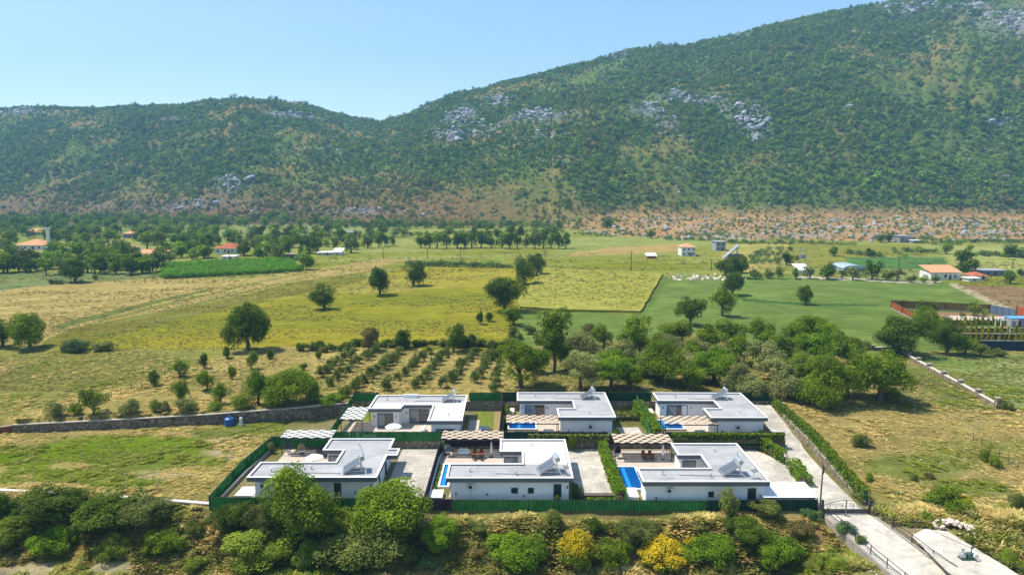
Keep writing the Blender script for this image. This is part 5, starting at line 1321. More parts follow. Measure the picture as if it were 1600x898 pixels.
# --- grove behind the compound
GV = [('bushy bright tree at the left end of the grove, behind the middle rear villa',815,610,76,528,'broad','round'),
 ('tall ragged tree with a forked dark trunk at the left of the grove',866,584,52,478,'broad','vase'),
 ('big silver olive tree just behind the middle rear villa',906,614,62,548,'olive','round'),
 ('wide olive tree behind the tall ragged tree',912,574,78,520,'olive','mound'),
 ('brownish half bare tree at the upper edge of the grove',917,540,24,504,'brown','round'),
 ('green tree between the brownish tree and the dark trunked one',943,552,38,506,'broad','round'),
 ('dark tree with bare stems at the top of the grove',1000,556,54,495,'dark','vase'),
 ('dense bright tree behind the gap between the middle and right rear villas',955,614,70,562,'vivid','round'),
 ('grey olive tree in the middle left of the grove',972,584,56,532,'olive','mound'),
 ('wide green tree right behind the rear right villa roof',1038,606,78,548,'broad','round'),
 ('soft olive tree below the dark stemmed tree',1046,564,56,526,'olive','mound'),
 ('broad tree at the field edge, before the dense round tree',1056,546,52,497,'broad','round'),
 ('dense round dark tree standing in the green field edge',1078,508,46,465,'dark','round'),
 ('olive tree left of the grove centre',1000,590,48,550,'olive','mound'),
 ('bright green tree at the upper middle of the grove',1108,558,48,506,'broad','round'),
 ('rounded tree behind the olives in the upper middle',1142,546,54,500,'broad','round'),
 ('leafy tree right of the upper middle of the grove',1190,548,48,496,'broad','round'),
 ('silver olive tree with two rounded tops, left one',1096,568,50,530,'olive','mound'),
 ('silver olive tree with two rounded tops, right one',1128,568,48,532,'olive','mound'),
 ('wide bright tree above the rear right solar heater',1116,602,66,552,'vivid','umbrella'),
 ('grey olive tree behind the rear right villa corner',1152,614,58,566,'olive','mound'),
 ('loose olive tree in the right middle of the grove',1190,580,54,530,'olive','mound'),
 ('dusty green olive bush beside the back end of the drive',1182,626,52,584,'olive','mound'),
 ('green tree above the drive end',1226,578,54,522,'broad','round'),
 ('large tree at the right top of the grove',1262,548,64,489,'broad','round'),
 ('bright tree in the right part of the grove',1288,572,76,514,'vivid','round'),
 ('tree at the right rim of the grove near the meadow wall',1324,574,52,536,'broad','round'),
 ('big leaning tree with a thick dark trunk at the right of the grove',1294,634,66,550,'broad','umbrella'),
 ('shaded tree just right of the leaning tree',1324,622,46,560,'grey','round'),
 ('spreading walnut like tree in the dry meadow with pale trunk',1374,632,92,555,'broad','umbrella'),
 ('silver olive tree beside the drive end fence',1232,626,54,578,'olive','mound'),
 ('second silver olive tree behind the drive end',1246,600,50,574,'olive','mound'),
 ('low dark bush under the leaning tree',1275,640,70,622,'broad','mound'),
 ('low tree behind the right rear villa chimney side',1080,584,50,546,'olive','mound'),
 ('small vivid tree between the olives near the grove centre',1018,566,34,528,'vivid','round'),
 ('round tree over the right side of the middle rear villa',985,612,44,570,'broad','round'),
 ('olive tree peeping between bright trees on the right',1254,586,48,550,'olive','mound'),
 ('small round tree where the stone wall meets the grove',1342,562,34,532,'grey','round'),
 ('low green bush by the stone wall below the walnut like tree',1392,628,34,604,'grey','mound')]
GX = ['between the tall ragged tree and its olive neighbour','behind the bright tree at the villa gap','at the left foot of the dark stemmed tree','right of the dark stemmed tree','below the broad tree at the field edge','left of the twin topped olives','above the wide bright tree','in the hollow behind the rear right villa','right of the twin topped olives','in the middle of the right half','under the leafy tree of the upper right','left of the large right top tree','at the lower right before the leaning tree','beside the small vivid tree','at the left lower rim near the olive plot','behind the right rim trees']
GXP = [(884,580,34,536),(940,590,40,544),(978,556,34,520),(1022,566,38,520),(1072,572,46,530),(1076,596,44,556),(1126,584,42,542),(1078,612,54,572),(1160,572,48,522),(1208,600,50,556),(1206,562,46,516),(1240,540,44,500),(1262,606,56,560),(1024,594,44,550),(838,584,34,548),(1310,556,46,514)]
for k_, (u, vb, wp, vt) in enumerate(GXP): GV.append(('mid sized tree of the grove '+GX[k_], u, vb, wp, vt, ['broad','olive','vivid','broad'][k_ % 4], 'round'))
for (lb, u, vb, wp, vt, kd, sh) in GV:
    low = sh == 'mound'; kd = 'broad' if kd == 'dark' and u < 1070 else kd; pp(u, vb, wp, vt, kd, sh, 'near' if wp > 55 else 'mid', lb, 'trees of the grove behind the villas', 'olive_tree' if kd == 'olive' else 'tree', .12 if low else .22, cat='tree')
RT = [('dark dome shaped tree at the corner of the meadow wall',1404,552,68,494,'dark'),('dark round tree between the garden and the wall corner',1478,554,54,496,'dark'),('tree touching the brown garden fence',1452,522,56,478,'broad'),
 ('low tree right of the dark round tree',1508,554,40,524,'broad'),('bush right of the low tree before the dark garden screen',1532,556,32,536,'grey'),('small bush at the right before the dark garden screen',1562,556,22,544,'grey'),
 ('lone tree with a slim trunk in the middle of the green field',1258,476,25,446,'dark'),
 ('lower tree of the row crossing the green field',1128,493,44,447,'broad'),('second tree of the row crossing the green field',1144,461,40,425,'dark'),('upper left tree of the row crossing the green field',1133,431,34,402,'dark'),('upper right tree of the row crossing the green field',1148,434,34,400,'dark'),('tree at the far end of the row crossing the field, beside the slab roof',1152,426,30,399,'dark'),
 ('biggest of the trees in the yellow field, with a thick short trunk',790,486,62,433,'dark'),('round tree right behind the biggest yellow field tree',820,444,40,405,'dark'),('farthest tree of the yellow field cluster',838,430,34,396,'dark'),('thin brownish tree beside the yellow field cluster',814,428,18,398,'brown'),
 ('small loose tree at the corner of the green field',802,508,36,477,'broad'),('little shrub left of the loose small tree',750,506,13,486,'dark'),('little shrub at the edge of the yellow field corner',764,502,14,487,'dark'),
 ('round tree farthest right of the three lone field trees',646,446,38,409,'dark'),('leaning lone tree in the middle of the three lone field trees',594,461,40,417,'dark'),('fan shaped lone tree with narrow foot, nearest of the three',508,483,42,443,'dark'),
 ('large dense tree standing alone at the left of the yellow field',387,546,68,476,'dark'),('big round tree at the left field border, right one of the pair',47,543,58,489,'broad'),('round tree at the left picture edge, left one of the pair',4,541,48,496,'broad'),
 ('brownish leaved tree behind the olive plot',576,548,32,510,'brown'),('dark round tree right of the brownish one behind the olive plot',628,544,28,514,'dark'),('tallest tree at the field edge behind the olive plot',709,549,36,506,'dark'),('slim tree right of the tallest field edge tree',738,546,20,520,'dark'),('small slim tree between two field edge trees',727,546,16,522,'dark')]
for (lb, u, vb, wp, vt, kd) in RT:
    pp(u, vb, wp, vt, kd, 'vase' if 'fan' in lb or 'thick short' in lb else 'round', 'near' if wp > 50 else 'mid', lb, 'field trees', 'tree', .14)
# --- young orchard on the dry ground, left to right
OC = sorted([(242,604,18,578),(281,590,30,561),(285,630,26,588),(319,576,14,551),(324,612,30,578),(346,633,28,597),(363,594,17,570),(355,560,14,540),(393,577,20,547),(425,561,14,545),(498,562,13,546),(474,579,14,566)])
for i, (u, vb, wp, vt) in enumerate(OC):
    pp(u, vb, wp, vt, 'broad' if i % 3 else 'dark', 'round', 'mid', 'young round orchard tree on the dry grass, %s from the left' % ordn(i), 'young orchard trees', 'tree', .08)
WL = [('grey olive shrub at the left behind the long meadow wall',76,664,32,643,'olive'),('pale thin leaved shrub behind the long wall, left of a leafy fig',110,665,26,645,'light'),('leafy fig like tree behind the left part of the long wall',142,658,42,618,'light'),('grey green olive shrub behind the middle of the long wall',200,657,32,636,'olive'),
 ('thin yellow green sapling behind the long wall',243,652,18,631,'light'),('round olive shrub beside the yellow green sapling',249,655,22,638,'olive'),('low olive shrub behind the wall above the pallet',287,655,32,635,'olive'),('pale low shrub behind the wall left of the blue tank',331,650,24,637,'light'),
 ('upright tree left of the big bushy tree at the wall',404,640,40,582,'vivid'),('big bushy tree overhanging the wall right of the blue tank',443,655,76,598,'broad'),('pale leafy bush at the foot of the upright tree',378,650,34,628,'light'),('yellow green bush behind the wall, right of the big bushy tree',520,630,44,614,'vivid'),
 ('small leafy tree behind the wall near the rear left fence',541,620,22,600,'light'),('light sapling at the corner of the olive plot',488,618,22,592,'light'),('low bush between the wall and the olive plot',487,636,26,618,'light')]
for (lb, u, vb, wp, vt, kd) in WL:
    x, y, z = gh(u, vb-9 if vb > 630 else vb)
    y = max(y, float(np.interp(x, YB[:, 0], YB[:, 1]))+1.2+(wp > 60)*.8); z = float(H(x, y)); m_ = mpp(x, y, z)
    plant(x, y, z, wp*m_, max(1.2, (z and (vb-vt)*m_)), kd, 'mound' if vb-vt < 30 else 'round', 'near' if wp > 50 else 'mid', 'tree' if 'tree' in lb.split(' at ')[0] else 'bush', lb, 'plants behind the long meadow wall', .06, bushy='tree' not in lb.split(' at ')[0])
# --- olive plot rows
RWS = [((478,604),(553,553)),((515,602),(586,551)),((552,614),(628,553)),((604,610),(670,553)),((650,606),(700,553)),((696,606),(742,554)),((737,606),(768,556)),((771,610),(782,572))]
for r, (a, b) in enumerate(RWS):
    xa, ya = g(*a, 2.1); xb, yb = g(*b, 2.1); n = max(4, int(math.dist((xa,ya),(xb,yb))/2.9)); n = min(n, 15)
    for k in range(n):
        q = k/(n-1); x = xa+(xb-xa)*q+random.uniform(-.3,.3); y = ya+(yb-ya)*q+random.uniform(-.4,.4)
        if random.random() < .06: continue
        w_ = random.uniform(1.9, 3.0); plant(x, y, float(H(x, y)), w_, w_*random.uniform(.75, 1.05), 'young' if random.random() < .8 else 'grey', 'round', 'mid' if w_ > 9 else 'far', 'olive_bush',
            'young olive, %s from the front in the %s olive row from the left' % (ordn(k), ordn(r)), 'young olives planted in rows', .05, 'olive bush', bushy=True)
# --- shrubs along the field edge behind the plots
for k in range(26):
    u = 470+k*13+random.uniform(-3,3); v = 548-4*math.sin(k/26*3)+random.uniform(-2,2)
    if u > 560: v -= 3
    x, y = g(u, v, 2.1); w_ = random.uniform(1.8, 3.4); plant(x, y, 2.1, w_*1.3, w_*.7, 'grey' if k % 2 else 'dark', 'mound', 'far', 'bush', 'low hedgerow shrub behind the olive plot, %s from the left' % ordn(k), 'hedgerow shrubs behind the olive plot', .02, bushy=True)
for k, (u, v, w_) in enumerate([(806,546,26),(786,552,20),(826,522,22),(812,530,14),(800,526,24),(775,560,18),(845,538,20)]):
    pp(u, v, w_, v-w_*.7, 'dark' if k % 2 else 'grey', 'mound', 'far', 'low shrub on the green field boundary left of the grove, %s listed from the wall' % ordn(k) if False else 'low boundary shrub between yellow and green fields, %s nearest the tall ragged tree' % ordn(k), 'field boundary shrubs', 'bush', .02, bushy=True)
pp(122,547,46,530,'blue','mound','mid','long dark hedge bush right of the paired trees, left one','field hedge bushes','bush',.02,bushy=True)
pp(164,547,36,532,'grey','mound','mid','long dark hedge bush right of the paired trees, right one','field hedge bushes','bush',.02,bushy=True)
# --- far rows
def row(us, vb, vt, wd, kind, lab, grp, lod='far', jit=2):
    for i, u in enumerate(us):
        b = vb[i] if isinstance(vb, list) else vb+random.uniform(-jit, jit)*.5; t_ = (vt[i] if isinstance(vt, list) else vt)+random.uniform(-jit, jit)
        w_ = wd[i] if isinstance(wd, list) else wd*random.uniform(.85, 1.2)
        pp(u, b, w_, t_, kind if isinstance(kind, str) else kind[i % len(kind)], 'round', lod, lab % ordn(i), grp, 'tree', .14)
row([658,671,683,698,714,727,737,752,768,784,796,808,822,836,849,861,873,884], 388, 362, 20, ['broad','dark','broad'], 'rounded tree of the long tree row across the middle distance, %s from its left', 'trees of the long middle row')
row([700,742,760,778,800,812,838,852,862], 374, 353, 16, ['broad','dark'], 'tree behind the long middle row, %s from the left', 'trees behind the long middle row')
row([1182,1200,1216,1229,1243,1265,1292,1316,1333,1363,1385,1402,1423,1443,1462], [436,435,436,414,436,435,436,436,437,437,438,438,441,441,442], [420,418,416,393,418,414,407,421,418,408,420,419,429,430,431], [20,20,16,28,20,22,32,16,26,30,22,22,16,16,15], ['dark','broad','grey'], 'tree beside the white field road, %s from the left', 'trees beside the white field road')
for lb, u, vb, w_, vt in [('lone round tree in the olive coloured far field',1304,400,18,385),('lone dark tree on the far hedge line',1360,402,13,387),('lime green lone tree in the pale far field',1479,397,20,380),('small dark tree right of the lime green one',1514,397,13,382),
  ('large dark tree behind the orange roofed house',1502,414,40,389),('rounded tree just right of the orange roofed house',1509,431,34,404),('round tree in the pale field at the right',1576,401,24,381),('tree at the right picture edge',1600,403,34,384),('round tree before the grey sheds at the right',1578,443,26,422),('conical tree at the right end of the far field',1596,432,14,420),
  ('dark tree at the foot of the scrub slope, centre',950,360,22,339),('dark tree on the pink ground before the hill',1018,372,16,358),('dark bush like tree at the red ground edge',872,356,14,343),('rounded tree left of the grey stone house',1376,379,16,366),('dark tree beside the grey stone house',1388,378,13,364)]:
    pp(u, vb, w_, vt, 'light' if 'lime' in lb else 'dark', 'round', 'far', lb, 'single far trees', 'tree', .12)
# --- village woodland
FLD = [[(322,357),(480,354),(560,352),(640,352),(700,362),(560,369),(470,364),(330,372)], [(250,436),(256,414),(300,408),(470,406),(474,440)], [(0,428),(260,428),(260,460),(0,460)], [(480,396),(560,396),(700,386),(700,450),(470,450)], [(560,374),(660,372),(680,450),(560,450)]]
HSE = [(45,382,24,9),(78,380,5,20),(200,364,9,7),(55,364,14,5),(200,386,10,6),(230,396,22,7),(352,390,20,9),(355,396,14,5),(518,396,24,5),(455,404,14,7),(540,366,15,6),(162,370,7,4),(103,391,8,4),(135,398,8,4)]
k = 0; tries = 0; placed = []
while k < 420 and tries < 6000:
    tries += 1; u = random.uniform(-70, 640); v = 341+88*random.random()**.85
    if any(inpoly(np.array([u]), np.array([v]), p)[0] for p in FLD): continue
    if v < 352 and random.random() < .45: continue
    if any(abs(u-a) < b+3 and -6 < v-c < 16*(d > 6)+8 for a, c, b, d in HSE): continue
    sz = random.uniform(17, 30)*(.5+.5*(v-335)/90)*1.2
    if any(abs(u-a)+2.2*abs(v-b) < .40*(sz+c) for a, b, c in placed): continue
    placed.append((u, v, sz)); k += 1
placed.sort(key=lambda p: -p[2]*(1 if p[1] > 360 else .8))
LMK = [(60,392,'the salmon roofed hall'),(80,372,'the minaret'),(200,368,'the upper pinkish roofed house'),(160,390,'the small white houses in the wood'),(235,400,'the adjoining orange roofs'),(300,380,'the gap between the orange and red brown roofs'),(352,392,'the red brown roofed house'),(420,385,'the ruined brown barn'),(510,390,'the long white stable'),(-20,395,'the left picture edge'),(540,366,'the flat roofed cream house'),(600,385,'the right rim of the wood'),(120,418,'the dark spreading tree'),(210,420,'the front row of the wood'),(20,425,'the lower left of the wood'),(120,360,'the pale orange far roof'),(270,355,'the upper middle of the wood'),(420,350,'the foot of the left hill')]
near_ = {}
for p in placed[:118]:
    q = min(range(len(LMK)), key=lambda i: math.hypot(p[0]-LMK[i][0], 2*(p[1]-LMK[i][1]))); near_.setdefault(q, []).append(p)
for q, L_ in near_.items():
    for i, (u, v, sz) in enumerate(sorted(L_)):
        pp(u, v, sz, v-sz*random.uniform(.75, 1.1), random.choice(['broad','vivid','dark','broad','vivid','grey']), 'round', 'far', 'village tree near %s, %s from left' % (LMK[q][2], ordn(i)), 'trees of the village wood', 'tree', .12)
rest = []
for (u, v, sz) in placed[118:]:
    x, y, z = gh(u, v); rest.append((x, y, z-.3, sz*mpp(x, y, z)))
rest = np.array(rest); n = len(rest); sc_ = rest[:, 3]
scatter('village_wood', 'smaller trees closing the gaps of the village wood', rest[:, :3].copy(), np.stack([sc_, sc_, sc_*.9], 1), np.stack([0*sc_, 0*sc_, rng.uniform(0,6.28,n)], 1), rng.integers(0, 4, n), [crown(560+i, 12, 420, .07, 'round', m=LM['broad' if i % 2 else 'dark'], name='wood', cr=(.2,.35)) for i in range(4)])
pp(118,441,44,404,'dark','round','mid','dark spreading tree standing before the village wood with a shadowed foot','field trees','tree',.15)
pp(88,444,20,436,'grey','mound','far','low bush left of the dark spreading tree before the village','field hedge bushes','bush',.02,bushy=True)
pp(149,437,13,429,'grey','mound','far','small bush right of the dark spreading tree before the village','field hedge bushes','bush',.02,bushy=True)
row([148,163,181,204,222,238,12,48,72,30], [428,428,428,429,426,424,426,425,430,424], [396,400,398,398,400,402,394,402,404,398], [26,22,26,30,24,22,34,26,24,28], ['broad','dark'], 'front row tree along the lower edge of the village wood, %s in the row', 'front trees of the village wood')
row([575,592,602,614,485,497,438,443,300,318], [388,386,384,384,396,392,408,408,400,402], [366,362,364,366,366,370,390,394,378,380], [22,18,18,16,24,22,14,12,24,20], ['dark','broad'], 'tree at the right rim of the village wood, %s in the group', 'rim trees of the village wood')
# vineyard
x0, y0 = g(255,436,2.1); vv = []
for r in range(15):
    for q in range(90):
        u = 256+q*2.4; vb = 436-r*1.35-(u-256)*.055
        if u > 470-r*1.5 and r > 3: continue
        x, y = g(u, vb, 2.1); vv.append((x+random.uniform(-.6,.6), y+random.uniform(-.8,.8), 2.1))
vv = np.array(vv); n = len(vv); sc_ = rng.uniform(1.8, 3.0, n)
M_VINE = leafmat('vineyard_leaves', (.11,.27,.015), (.20,.40,.035), .35, .3)
scatter('vineyard', 'bright green leafy vineyard block before the village', vv, np.stack([sc_*1.2, sc_, sc_*1.0], 1), np.stack([0*sc_, 0*sc_, rng.uniform(0, 6.28, n)], 1), rng.integers(0, 3, n), [crown(500+i, 6, 110, .12, 'mound', m=M_VINE, name='vine', cr=(.25,.4)) for i in range(3)])
# scrub dots on the red apron and hedges (countless small scrub) between far fields
AP = [crown(520+i, 8, 160, .09, 'mound', m=M_MAQ[i % 2], name='scrub', cr=(.22,.4)) for i in range(4)]
pts, bl, (ii, jj) = sample_hill(14000, np.clip(footr-.1, 0, 1)+0*footr); pts = pts[:2300]
n = len(pts); sc_ = rng.uniform(1.6, 4.4, n)*(rng.random(n)**.3)
scatter('apron_scrub', 'scattered round scrub on the red stony ground below the right hill', pts-np.array([0,0,.2]), np.stack([sc_*1.15, sc_, sc_*.75], 1), np.stack([0*sc_, 0*sc_, rng.uniform(0,6.28,n)], 1), rng.integers(0, 4, n), AP)
hp = []
def hl(u0, v0, u1, v1, d=4):
    n_ = int(abs(u1-u0)/d)
    for i in range(n_+1):
        q = i/max(1, n_); x, y = g(u0+(u1-u0)*q+random.uniform(-1.5,1.5), v0+(v1-v0)*q+random.uniform(-1,1), 2.1); hp.append((x, y, 2.0))
for a in ((1040,374,1130,377),(1060,368,1110,371),(1240,380,1335,383),(1325,397,1380,401),(1130,380,1235,382),(1410,373,1480,377),(960,366,1010,370),(1410,393,1460,395),(1520,399,1600,402),(1480,379,1600,378),(640,414,800,419),(1440,380,1500,383),(900,366,960,370),(700,365,880,362),(640,368,700,366),(1395,392,1410,402)):
    hl(*a)
for r in range(5):
    hl(1170+r*11, 412, 1190+r*11, 392, 3)
hp = np.array(hp); n = len(hp); sc_ = rng.uniform(2.2, 5, n)
scatter('hedgerow_scrub', 'lines of low scrub and hedge dividing the far fields', hp, np.stack([sc_*1.3, sc_, sc_*.7], 1), np.stack([0*sc_, 0*sc_, rng.uniform(0,6.28,n)], 1), rng.integers(0, 4, n), AP)
pts = []
for k in range(900):
    u = random.uniform(500, 880)if k % 2 else random.uniform(-100, 700); v = random.uniform(341, 358) if k % 2 else random.uniform(336, 350)
    x, y = g(u, v, 2.1); r0 = np.interp(u, UU, RB)
    if y > r0*1.0: continue
    pts.append((x, y, 2.0))
pts = np.array(pts); n = len(pts); sc_ = rng.uniform(5, 10, n)
AP2 = [crown(540+i, 8, 160, .09, 'round', m=LM['dark' if i % 2 else 'broad'], name='wood', cr=(.22,.4)) for i in range(4)]
scatter('foothill_wood', 'far band of small trees merging at the foot of the hills', pts, np.stack([sc_, sc_, sc_*.85], 1), np.stack([0*sc_, 0*sc_, rng.uniform(0,6.28,n)], 1), rng.integers(0, 4, n), AP2)
# --- clipped hedges: leafy box along a line
def hedge(pts, zb, w_, h_, label, kind='vivid', dens=300, name='hedge'):
    P_ = []; r = np.random.default_rng(int(abs(pts[0][0]*100))+5)
    for i in range(len(pts)-1):
        a = np.array(pts[i]); b = np.array(pts[i+1]); L_ = np.linalg.norm(b-a); n = int(L_*dens*.5*(w_+(max(h_) if isinstance(h_, list) else h_))/2); d = (b-a)/L_; nr = np.array([-d[1], d[0]])
        t_ = r.random(n); hh = h_[i]*(1-t_)+h_[i+1]*t_ if isinstance(h_, list) else h_*np.ones(n)
        lump = 1+.18*np.sin(t_*L_*2.1)+.12*np.sin(t_*L_*5.3)
        f = r.random(n); side = np.where(f < .3, -1, np.where(f < .6, 1, 0)); off = np.where(side == 0, r.uniform(-1, 1, n), side*1.0)*w_/2*lump+r.normal(size=n)*.06
        zz = np.where(side == 0, hh*(.9+.12*lump*r.random(n)), hh*r.random(n)); z0 = (zb[i]*(1-t_)+zb[i+1]*t_)
        P_.append(np.stack([a[0]+(b-a)[0]*t_+nr[0]*off, a[1]+(b-a)[1]*t_+nr[1]*off, z0+zz], 1))
    p = np.concatenate(P_); n = len(p); nn = r.normal(size=(n,3)); nn[:,2] += .8; nn /= np.linalg.norm(nn,axis=1,keepdims=True)
    t_ = np.cross(nn, r.normal(size=(n,3))); t_ /= np.linalg.norm(t_,axis=1,keepdims=True); b = np.cross(nn, t_); s_ = r.uniform(.10,.2,n)[:,None]
    o0 = np.array([pts[0][0], pts[0][1], zb[0]])
    co = np.stack([p-t_*s_, p-b*s_*.6, p+t_*s_, p+b*s_*.6], 1)-o0
    t = empty(name, tuple(o0), label, 'hedge', 'hedges of the compound')
    f = bpy.data.objects.new('foliage', quads_mesh('foliage', co, r.random(n), LM[kind])); C.objects.link(f); f.parent = t
    mb = MB()
    for i in range(len(pts)-1): mb.bar((*pts[i], zb[i]+.25), (*pts[i+1], zb[i+1]+.25), w_*.55, .5)
    mb.build('stems', M_BARK, t)
hedge([(46.5,116.5),(46.4,100),(45.45,88),(45.0,82)], [1.0,.9,.2,0], .9, 2.1, 'long clipped hedge along the right side of the drive', 'broad')
hedge([(14.0,82.6),(13.8,92),(13.9,101.2)], [0,0,0], 1.1, 1.8, 'lush hedge between the middle driveway and the deep blue pool')
hedge([(22.3,117),(22.6,110),(23.2,103.2)], [.6,.6,.6], 1.4, [2.2,2.0,1.9], 'lush hedge between the two right hand rear plots')
hedge([(16.9,112.6),(21.6,112.6)], [.6,.6], .9, 1.5, 'short hedge across the plot beside the middle rear villa', 'broad')
hedge([(39.6,87.3),(40.5,94.0)], [0,0], 1.5, 1.5, 'wedge shaped hedge standing alone beside the drive', 'vivid')
hedge([(2.5,100.6),(15,100.55)], [1.2,1.2], .5, 1.3, 'climbing plants hanging over the dark fence between the middle villas', 'grey', 200, 'climbing_plant')
hedge([(24.5,100.6),(33,100.6),(42,100.6)], [1.2,1.2,1.1], .55, 1.5, 'climbing plants over the dark fence before the rear right villa', 'broad', 260, 'climbing_plant')
hedge([(38.6,100.4),(39.9,95)], [.3,.2], .8, 1.8, 'leafy climber on the corner fence behind the front right villa', 'broad', 300, 'climbing_plant')
hedge([(-10.55,83),(-10.35,90),(-10.25,94)], [0,0,0], .35, .5, 'low row of clipped shrubs left of the narrow blue pool', 'light', 300)
hedge([(8.6,84.2),(13.4,84.2)], [0,0], 1.4, .25, 'low ground cover across the foot of the middle driveway', 'vivid', 300)
for lb, x, y, w_, h_, kd in [('dark shrub at the front right corner of the middle front villa',8.3,83.4,1.5,2.3,'dark'),('small shrub against the middle front villa wall under its tall window',5.8,82.4,1.0,1.3,'light'),('shrub in the corner by the curved fence',-10.2,98.8,1.0,2.0,'broad'),
   ('red flowering shrub in the hedge by the blue pool',14.0,87.6,1.1,2.0,'broad'),('bush at the front right corner of the middle rear villa',16.6,103.4,1.4,1.8,'broad'),('small tree behind the short dark fence at the middle rear plot',-.8,113,1.5,2.6,'light'),('shrub beside the pump housing of the middle rear villa',-.9,109.5,.9,1.7,'light'),
   ('weeping plant on the wall between the middle driveways',9.2,100.4,1.8,2.6,'broad'),('dark shrub by the front right villa cylinder',39.6,103.4,1.4,1.6,'dark'),('young palm like shrub at the left patio wall corner',-36.6,99.3,1.0,1.8,'olive')]:
    plant(x, y, float(H(x, y)), w_, h_, kd, 'round', 'mid', 'shrub', lb, 'garden shrubs of the compound', .05, bushy=True)
# rock pile
M_ROCKP = mat('pale_rock', col(224,208,190,.8), .95, .05, var=.2, scale=2)
rx, ry, rz0 = gh(1492, 826); rms = [rockmesh(60+i, M_ROCKP) for i in range(4)]
for k in range(70):
    a = random.gauss(0, 1); b = random.gauss(0, 1); s_ = random.uniform(.3, .85); x = rx+a*1.5; y = ry+b*1.1-a*.35; h_ = max(0, .8-.35*(a*a+b*b))
    o = bpy.data.objects.new('rock', rms[k % 4]); C.objects.link(o); o.location = (x, y, float(H(x, y))+h_); o.scale = (s_*1.2, s_, s_*.8); o.rotation_euler = (random.random(), random.random(), random.random()*6)
    tag(o, 'one of the pale rocks heaped in the pile before the broad green bush', 'rock', 'rocks of the right meadow pile')
rx, ry = g(1098, 434, 2.1)
for k in range(60):
    x = rx+random.gauss(0, 1)*8; y = ry+random.gauss(0, 1)*5; s_ = random.uniform(.8, 2.1)
    o = bpy.data.objects.new('rock', rms[k % 4]); C.objects.link(o); o.location = (x, y, 2.2); o.scale = (s_*1.3, s_, s_*.6); o.rotation_euler = (random.random(), random.random(), random.random()*6)
    tag(o, 'one of the white boulders heaped at the top edge of the green field', 'rock', 'boulders of the field heap')
# boundary posts in the meadows
for grp, lst in (('posts of the right meadow wire fence', [(1520,688),(1533,696),(1547,704),(1561,714),(1575,724),(1590,734),(1608,746)]), ('posts of the left orchard wire fence', [(174,622),(189,616),(205,609),(221,603),(47,662),(258,586),(334,548),(346,544)])):
    for i, (u, v) in enumerate(lst):
        x, y, z = gh(u, v); mb = MB(); mb.bar((x,y,z-.2),(x+.03,y,z+1.3),.11,seg=6,w2=.09); o = mb.build('fence_post', M_POLE)
        tag(o, 'grey post of the %s wire fence, %s of its line' % (grp.split()[3]+' '+grp.split()[4] if False else ('right meadow' if 'right' in grp else 'left orchard'), ordn(i)), 'post', grp)
